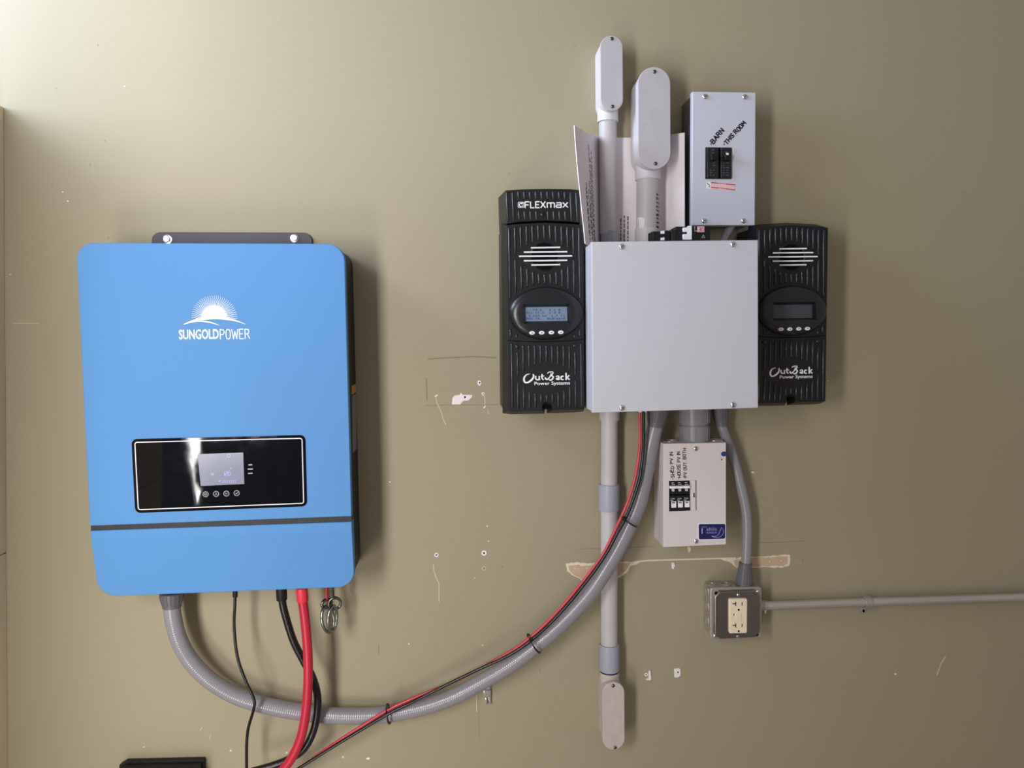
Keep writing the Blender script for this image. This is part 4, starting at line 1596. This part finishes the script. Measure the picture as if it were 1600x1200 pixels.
cable('battery_cable', 'thick black battery cable curving behind the red one under the inverter',
      [(439.5, 922, .07), (440.5, 936, .07), (445, 958, .07), (458, 1000, .068), (475, 1034, .066), (489, 1060, .064), (496.5, 1094, .063), (491, 1138, .066),
       (475, 1170, .07), (450, 1187, .07), (424, 1197, .07), (392, 1206, .07)], 0.0071, 'rubber', 'cables under the inverter',
      boot=(439.5, 918, .07, 440.5, 937.5, .07, .0100, 'black'))
cable('battery_cable', 'thick red battery cable hanging from the inverter in front of the black one',
      [(471.5, 922, .084), (472.6, 936, .084), (476.8, 970, .086), (480.8, 1018, .09), (481.4, 1066, .092), (478, 1111, .092), (470.5, 1151, .092), (456.5, 1183, .092),
       (441, 1204, .092), (428, 1220, .092)], 0.0087, 'red', 'cables under the inverter',
      boot=(471.4, 918, .084, 473, 940, .084, .0104, 'redboot'))
cable('signal_cable', 'thin black cable hanging from the inverter in front of the flexible conduit',
      [(367.5, 922, .07), (367, 945, .07), (366, 980, .068), (371, 1026, .07), (384, 1064, .072), (396.6, 1092, .074), (396.4, 1108, .074), (388, 1138, .068), (385.4, 1165, .066),
       (385.4, 1210, .066)], 0.0028, 'wire', 'cables under the inverter',
      boot=(367.6, 922, .07, 367.4, 933, .07, .0046, 'black'), n=10)
RW = [(999.4, 640, .075), (1000.2, 682, .075), (998, 712, .076), (993, 743, .078), (983.5, 777, .08), (973, 803, .082), (963, 824, .084), (944.5, 862, .086), (925, 890, .086),
      (903, 918, .084), (880, 945.5, .082), (853, 974, .08), (828, 996.5, .078), (802, 1015.5, .074), (780, 1028, .070), (740, 1050, .062), (708, 1066, .056), (676, 1078.5, .052),
      (642.5, 1092.5, .05), (606.5, 1109, .05), (566, 1134, .05), (530, 1156.5, .05), (498, 1178.5, .05), (474, 1196, .05), (452, 1212, .05)]
BW = [(1005.6, 640, 0.079), (1005.4, 695, 0.077), (1001, 740, 0.08), (993, 770, 0.083), (978.5, 808, 0.087), (963.5, 835, 0.091), (949, 862, 0.092), (929, 892, 0.092), (908.5, 918.5, 0.09), (886, 946, 0.088), (860, 974, 0.0882), (835, 996.5, 0.0832), (810, 1015, 0.0824), (784, 1029.6, 0.0784), (755, 1042.5, 0.0724), (710, 1064, 0.0664), (665, 1086.5, 0.0624), (636, 1101, 0.057), (606.5, 1115.5, 0.056), (566, 1139.5, 0.056), (530, 1161, 0.056), (498, 1181, 0.056), (466, 1201, 0.056), (450, 1211, 0.056)]
single('electric_wire', 'thin red wire strapped along the long flexible conduit', 'wire', lambda L: tube(NB(), catmull([L(*q) for q in RW], .004), 0.0028, 10), 'redlight',
       P(*RW[0]), 'wires strapped to the conduit')
single('electric_wire', 'thin black wire strapped beside the red wire on the long flexible conduit', 'wire',
       lambda L: tube(NB(), catmull([L(*q) for q in BW], .004), 0.0030, 10), 'wire', P(*BW[0]), 'wires strapped to the conduit')


def zip_tie(label, ca_, cb2, dc, rx, head):
    """a loop round conduit and wires from photo spot ca_ to cb2; dc is the depth of its middle, rx its half depth"""
    t = Thing('cable_tie', label, 'cable tie', P((ca_[0] + cb2[0]) / 2, (ca_[1] + cb2[1]) / 2, dc), 'black cable ties')
    a, b = t.L(*ca_, dc), t.L(*cb2, dc)
    c = (a + b) / 2
    e = (a - b) / 2
    y = Vector((0, -1, 0))
    bm = NB()
    tube(bm, [c + e * math.cos(f) + y * (rx * math.sin(f)) for f in [k * math.pi / 16 for k in range(32)]], 0.0017, 6, closed=True)
    t.part('strap', bm, 'zip', smooth=60)
    q = t.L(*head)
    bm = NB()
    box(bm, q.x - .0032, q.x + .0032, q.y + .003, q.y - .003, q.z - .003, q.z + .003, .0008)
    t.part('head', bm, 'zip')
    return t


zip_tie('black cable tie near the top of the long flexible conduit', (969, 806), (994, 822), .070, .024, (974, 810, .092))
zip_tie('black cable tie half way along the long flexible conduit', (824, 992.5), (844, 1018.5), .064, .022, (829, 999, .085))
zip_tie('black cable tie at the lowest stretch of the long flexible conduit', (604, 1102), (610, 1128.5), .038, .0215, (605.6, 1104, .055))


# the two little leads with ring lugs
def lead(label, u, v1, m, ring_c, ring_r, lug, d, ry):
    t = Thing('ring_lead', label, 'wire', P(u, v1, d), 'short leads with ring lugs')
    bm = NB()
    tube(bm, catmull([t.L(u, 915, d), t.L(u + .3, v1 - 6, d), t.L(u + 1.2, v1, d)], .002), 0.0024, 8)
    t.part('sheath', bm, m, smooth=60)
    c = t.L(*ring_c)
    bm = NB()
    tube(bm, [c + Vector((ring_r * math.cos(f), ry * math.cos(f), ring_r * math.sin(f))) for f in [k * math.pi / 12 for k in range(24)]], 0.0029, 8, closed=True)
    t.part('eyelet', bm, 'darkscrew', smooth=60)
    (lu, lv, hw, hh, tilt) = lug
    c = t.L(lu, lv, d + .004)
    bm = NB()
    pts = []
    for k in range(28):
        f = 2 * math.pi * k / 28
        x, z = hw * math.cos(f), hh * math.sin(f)
        pts.append(c + Vector((x * math.cos(tilt) - z * math.sin(tilt), 0.012 * math.cos(f), x * math.sin(tilt) + z * math.cos(tilt))))
    tube(bm, pts, 0.0030, 8, closed=True)
    t.part('ring_lug', bm, 'ring', smooth=60)


lead('short red lead ending in steel rings under the inverter corner', 510, 938, 'red', (510.5, 943, .06), 0.0078, (512.5, 967.5, 0.0088, 0.0250, 0.16), .06, .006)
lead('short black lead ending in steel rings under the inverter corner', 520, 934, 'wire', (523, 943, .06), 0.0108, (519.5, 967, 0.0062, 0.0245, -0.06), .07, .002)

# ------------------------------------------------------------------ outlet box, steel tube
OD = 0.05
ob = Thing('outlet_box', 'square galvanised steel outlet box with an ivory receptacle', 'outlet', P(1150, 1000, 0.0))
fr = [(1110.2, 918.6), (1190.4, 917.6), (1190.8, 998.6), (1110.4, 1000)]
pf = ob.poly(fr, OD)
bm = NB()
prism(bm, rounded(inset(pf, 0.002), 0.008), -0.0005, -OD + 0.006)
body = ob.part('box_body', bm, 'galv', smooth=30)
xl = min(x for x, z in pf) + .002
ztop = max(z for x, z in pf) - .002
for v in (931, 955, 978):
    c = ob.L(1110, v, OD)
    bm = NB()
    tube(bm, [(xl, -0.024 + 0.010 * math.cos(f), c.z + 0.010 * math.sin(f)) for f in [k * math.pi / 9 for k in range(18)]], 0.0012, 5, closed=True)
    ob.part('knockout', bm, 'galv', body, smooth=60)
for u in (1118, 1141):
    c = ob.L(u, 918, OD)
    bm = NB()
    tube(bm, [(c.x + 0.010 * math.cos(f), -0.024 + 0.010 * math.sin(f), ztop) for f in [k * math.pi / 9 for k in range(18)]], 0.0012, 5, closed=True)
    ob.part('knockout', bm, 'galv', body, smooth=60)
bm = NB()
prism(bm, rounded(pf, 0.006), -OD + 0.007, -OD + 0.001, 0.002)
cvr = ob.part('cover', bm, 'galv', smooth=40)
# raised middle of the cover with cut corners
x0, x1, z0, z1 = min(x for x, z in pf), max(x for x, z in pf), min(z for x, z in pf), max(z for x, z in pf)
c1, c2, e = 0.017, 0.012, 0.006
rz = [(x0 + e, z0 + c1), (x0 + c1, z0 + e), (x1 - c1, z0 + e), (x1 - e, z0 + c1), (x1 - e, z1 - c1), (x1 - c1, z1 - e), (x0 + c1, z1 - e), (x0 + e, z1 - c1)]
bm = NB()
prism(bm, rounded(rz, 0.003, 3), -OD + 0.002, -OD - 0.006, 0.003)
ob.part('raised_plate', bm, 'cover', cvr, smooth=40)
for (u, v, kind) in ((1184.4, 924.6, 's'), (1117.4, 993.6, 's'), (1119.2, 927, 'n'), (1182.6, 991.8, 'n')):
    if kind == 's':
        ob.screw(u, v, OD, 0.0045, 'chrome', cvr, ang=.4)
    else:
        q = ob.xz(u, v, OD)
        bm = NB()
        prism(bm, ellipse(q[0], q[1], 0.0034, 0.0034, 14), -OD + 0.002, -OD + 0.0005)
        ob.part('screw_slot', bm, 'hole', cvr)
OF = OD + 0.006
ob.screw(1153.2, 929.6, OF, 0.0032, 'chrome', cvr, ang=.9)
ob.screw(1152.4, 994.2, OF, 0.0032, 'chrome', cvr, ang=.2)
bm = NB()
prism(bm, rounded(ob.poly([(1139.4, 936), (1167.8, 935.4), (1167.4, 989.4), (1139.4, 990)], OF + .005), 0.0034, 4), -OF + 0.001, -OF - 0.006, 0.0022)
rc = ob.part('receptacle', bm, 'ivory', smooth=30)
yr = -OF - 0.006
for vb in (943.6, 977.2):
    bm = NB()
    dd = OF + .006
    prism(bm, ob.poly([(1149.2, vb - 3.2), (1150.4, vb - 3.2), (1150.2, vb + 3.4), (1149, vb + 3.4)], dd), yr + .0006, yr - .0002)
    prism(bm, ob.poly([(1144.4, vb - .7), (1149.4, vb - .8), (1149.4, vb + .7), (1144.4, vb + .7)], dd), yr + .0006, yr - .0002)
    prism(bm, ob.poly([(1158.8, vb - 2.6), (1160.2, vb - 2.6), (1159.8, vb + 2.6), (1158.6, vb + 2.6)], dd), yr + .0006, yr - .0002)
    q = ob.xz(1154.2, vb + 9.2, dd)
    prism(bm, ellipse(q[0], q[1], 0.0021, 0.0022, 12), yr + .0006, yr - .0002)
    ob.part('socket_slots', bm, 'hole', rc)
bm = NB()
prism(bm, ob.poly([(1149.4, 957), (1158.6, 956.8), (1158.6, 970.4), (1149.4, 970.6)], OF + .006), yr + .001, yr - .0008, .0006)
ob.part('reset_button', bm, 'ivory', rc)
bm = NB()
prism(bm, ob.poly([(1146, 959), (1147.2, 959), (1147.2, 962), (1146, 962)], OF + .006), yr + .0006, yr - .0002)
ob.part('indicator_slot', bm, 'hole', rc)

em = Thing('steel_conduit', 'thin galvanised steel conduit running from the outlet box to the right edge', 'conduit', P(1195, 945.8, 0.02))
bm = NB()
tube(bm, catmull([em.L(u, v, .02) for u, v in ((1186, 946), (1230, 945.3), (1280, 943.4), (1350, 941), (1430, 938.4), (1520, 935.4), (1600, 932.8), (1700, 929.6))], .01), 0.0092, 18)
em.part('tube', bm, 'emt', smooth=60)
bm = NB()
a = em.L(1186, 946, .02)
lathe(bm, a, (1, 0, 0.02), [(0, .0125), (.005, .0125), (.006, .0112), (.014, .0112), (.0145, .0098)], 20)
cn = em.part('connector', bm, 'galv', smooth=35)
q = em.L(1195.2, 957, .026)
bm = NB()
lathe(bm, q, (0, -.4, -1), [(-.006, .0034), (.001, .0034), (.0024, .002), (.0025, 0)], 12)
em.part('clamp_screw', bm, 'chrome', cn, smooth=40)
sp = Thing('conduit_strap', 'small one-hole steel strap over the thin steel conduit', 'strap', P(1353, 941, 0.0))
bm = NB()
q = sp.L(1354.5, 941, .02)
for dx in (-.0045, 0.0, .0045):
    tube(bm, [(q.x + dx, q.y + .0108 * math.cos(f), q.z + .0108 * math.sin(f)) for f in [k * math.pi / 12 for k in range(24)]], 0.0026, 6, closed=True)
sp.part('band', bm, 'galv', smooth=60)
c = sp.xz(1349.5, 954.5, .004)
bm = NB()
prism(bm, [(c[0] - .006, c[1] + .008), (c[0] - .006, c[1] - .001), (c[0] - .003, c[1] - .0065), (c[0] + .003, c[1] - .0065), (c[0] + .006, c[1] - .001),
           (c[0] + .0075, c[1] + .008)], -0.0, -0.004, .0008)
tb = sp.part('tab', bm, 'galv')
bm = NB()
prism(bm, ellipse(c[0], c[1], .0026, .0034, 12), -0.003, -0.0044)
sp.part('screw_hole', bm, 'hole', tb)

# ------------------------------------------------------------------ small clip on the wall under the conduit
cl = Thing('metal_clip', 'tiny shiny metal cable clip fixed to the wall under the flexible conduit', 'clip', P(761, 1100, 0.0))
for nm, pts, d0, d1 in (('clip_plate', [(755.5, 1078.5), (767, 1078.5), (767, 1089), (755.5, 1090.5)], 0, .007),
                        ('prong', [(758, 1089), (761.6, 1089), (761.4, 1100.5), (758.4, 1100.5)], 0, .006),
                        ('prong', [(763, 1089), (767, 1089), (767.4, 1100.5), (763.4, 1100.5)], 0, .006),
                        ('hook', [(759, 1074), (766, 1073), (766, 1078), (759, 1078)], 0, .009)):
    bm = NB()
    prism(bm, cl.poly(pts, d1), -d0, -d1, .0012)
    cl.part(nm, bm, 'chrome')

# ------------------------------------------------------------------ paper sheet stuck behind the conduits
ps = Thing('paper_sheet', 'curled white printed sheets stuck behind the upper conduits', 'paper', Vector((P(985, 380, 0.004).x, 0, zbox)))
cols = [(897, 196, .135, 914, .168), (909, 203, .10, 921, .128), (917, 207.5, .062, 926.5, .09), (927, 211, .03, 931, .05), (935, 213, .010, 937, .0115), (950, 214.5, .0024, 951, .0024),
        (985, 215, .0022, 985, .0022), (1012, 213, .0024, 1012, .0024), (1037, 211, .0050, 1037, .0050), (1053, 209.5, .030, 1053, .030), (1069.6, 207.3, .052, 1070, .052)]
zb0 = 0.0015
top, bot = [], []
for (u, v, d, ub3, db) in cols:
    top.append(ps.L(u, v, d))
    q = ps.L(ub3, 382, db)
    q.z = zb0
    if ub3 > 1020:
        q.z = ps.L(ub3, 362, db).z
    bot.append(q)
T2 = catmull(top, .006)
nS = len(T2)


def at_s(pts, f):
    x = f * (len(pts) - 1)
    i = min(int(x), len(pts) - 2)
    return pts[i].lerp(pts[i + 1], x - i)


NU, NV = 44, 12
grid = []
topc, botc = catmull(top, .002), catmull(bot, .002)
for j in range(NV + 1):
    f = j / NV
    row = []
    for i in range(NU + 1):
        s = i / NU
        a, b = at_s(topc, s), at_s(botc, s)
        p = a.lerp(b, f)
        bulge = math.sin(f * math.pi) * max(0, 1 - s * 7)
        p.x -= 0.002 * bulge * (1 - f)
        row.append(p)
    grid.append(row)


def sheet_pt(s, f, lift=0.0):
    x, y = s * NU, f * NV
    i, j = min(int(x), NU - 1), min(int(y), NV - 1)
    a = grid[j][i].lerp(grid[j][i + 1], x - i)
    b = grid[j + 1][i].lerp(grid[j + 1][i + 1], x - i)
    e1 = grid[j][i + 1] - grid[j][i]
    e2 = grid[j + 1][i] - grid[j][i]
    n = e1.cross(e2).normalized()
    if n.y > 0:
        n = -n
    return a.lerp(b, y - j) + n * lift


bm = NB()
fr_ = [[bm.verts.new(sheet_pt(i / NU, j / NV, 0.0007)) for i in range(NU + 1)] for j in range(NV + 1)]
bk_ = [[bm.verts.new(sheet_pt(i / NU, j / NV, -0.0007)) for i in range(NU + 1)] for j in range(NV + 1)]
for j in range(NV):
    for i in range(NU):
        bm.faces.new((fr_[j][i], fr_[j][i + 1], fr_[j + 1][i + 1], fr_[j + 1][i]))
        bm.faces.new((bk_[j][i], bk_[j + 1][i], bk_[j + 1][i + 1], bk_[j][i + 1]))
for i in range(NU):
    for j in (0, NV):
        bm.faces.new((fr_[j][i], bk_[j][i], bk_[j][i + 1], fr_[j][i + 1]))
for j in range(NV):
    for i in (0, NU):
        bm.faces.new((fr_[j][i], fr_[j + 1][i], bk_[j + 1][i], bk_[j][i]))
sh = ps.part('page', bm, 'paper', smooth=60)
bm = NB()
random.seed(8)
for s, f0, f1 in ((.30, .15, .98), (.275, .22, .98), (.25, .10, .95), (.215, .42, .92), (.20, .62, .95), (.17, .50, .9), (.13, .45, .95), (.115, .5, .9)):
    f = f0
    while f < f1:
        ln = random.uniform(.02, .06)
        tube(bm, [sheet_pt(s, f, .0008), sheet_pt(s, min(f + ln, f1), .0008)], .0009, 4, flat=.5)
        f += ln + random.uniform(.008, .016)
ps.part('printed_lines', bm, 'greyink', sh)
bm = NB()
for u, v0, v1 in ((970, 341, 377), (975.5, 337, 377), (981, 338, 377)):
    v = v0
    while v < v1:
        ln = random.uniform(3, 7)
        tube(bm, [ps.L(u, v, .0042), ps.L(u, min(v + ln, v1), .0042)], .0010, 4, flat=.4)
        v += ln + random.uniform(1.2, 2)
ps.part('printed_lines', bm, 'greyink', sh)

# ------------------------------------------------------------------ black box at the bottom edge
bb = Thing('black_box', 'black box at the bottom edge, only its top showing, left of the hanging cables', 'electrical box', P(250, 1230, 0.0))
pt = [(186, 1196.5), (196, 1190.5), (318, 1187.6), (318, 1300), (186, 1300)]
bm = NB()
prism(bm, bb.poly(pt, 0.012), 0.0, -0.012, .001)
bb.part('rim', bm, 'black')
pt = [(188, 1199.5), (197, 1193.5), (315.5, 1190.5), (315.5, 1298), (188, 1298)]
bm = NB()
prism(bm, bb.poly(pt, 0.012), -0.010, -0.075, .003)
bb.part('case', bm, 'black')
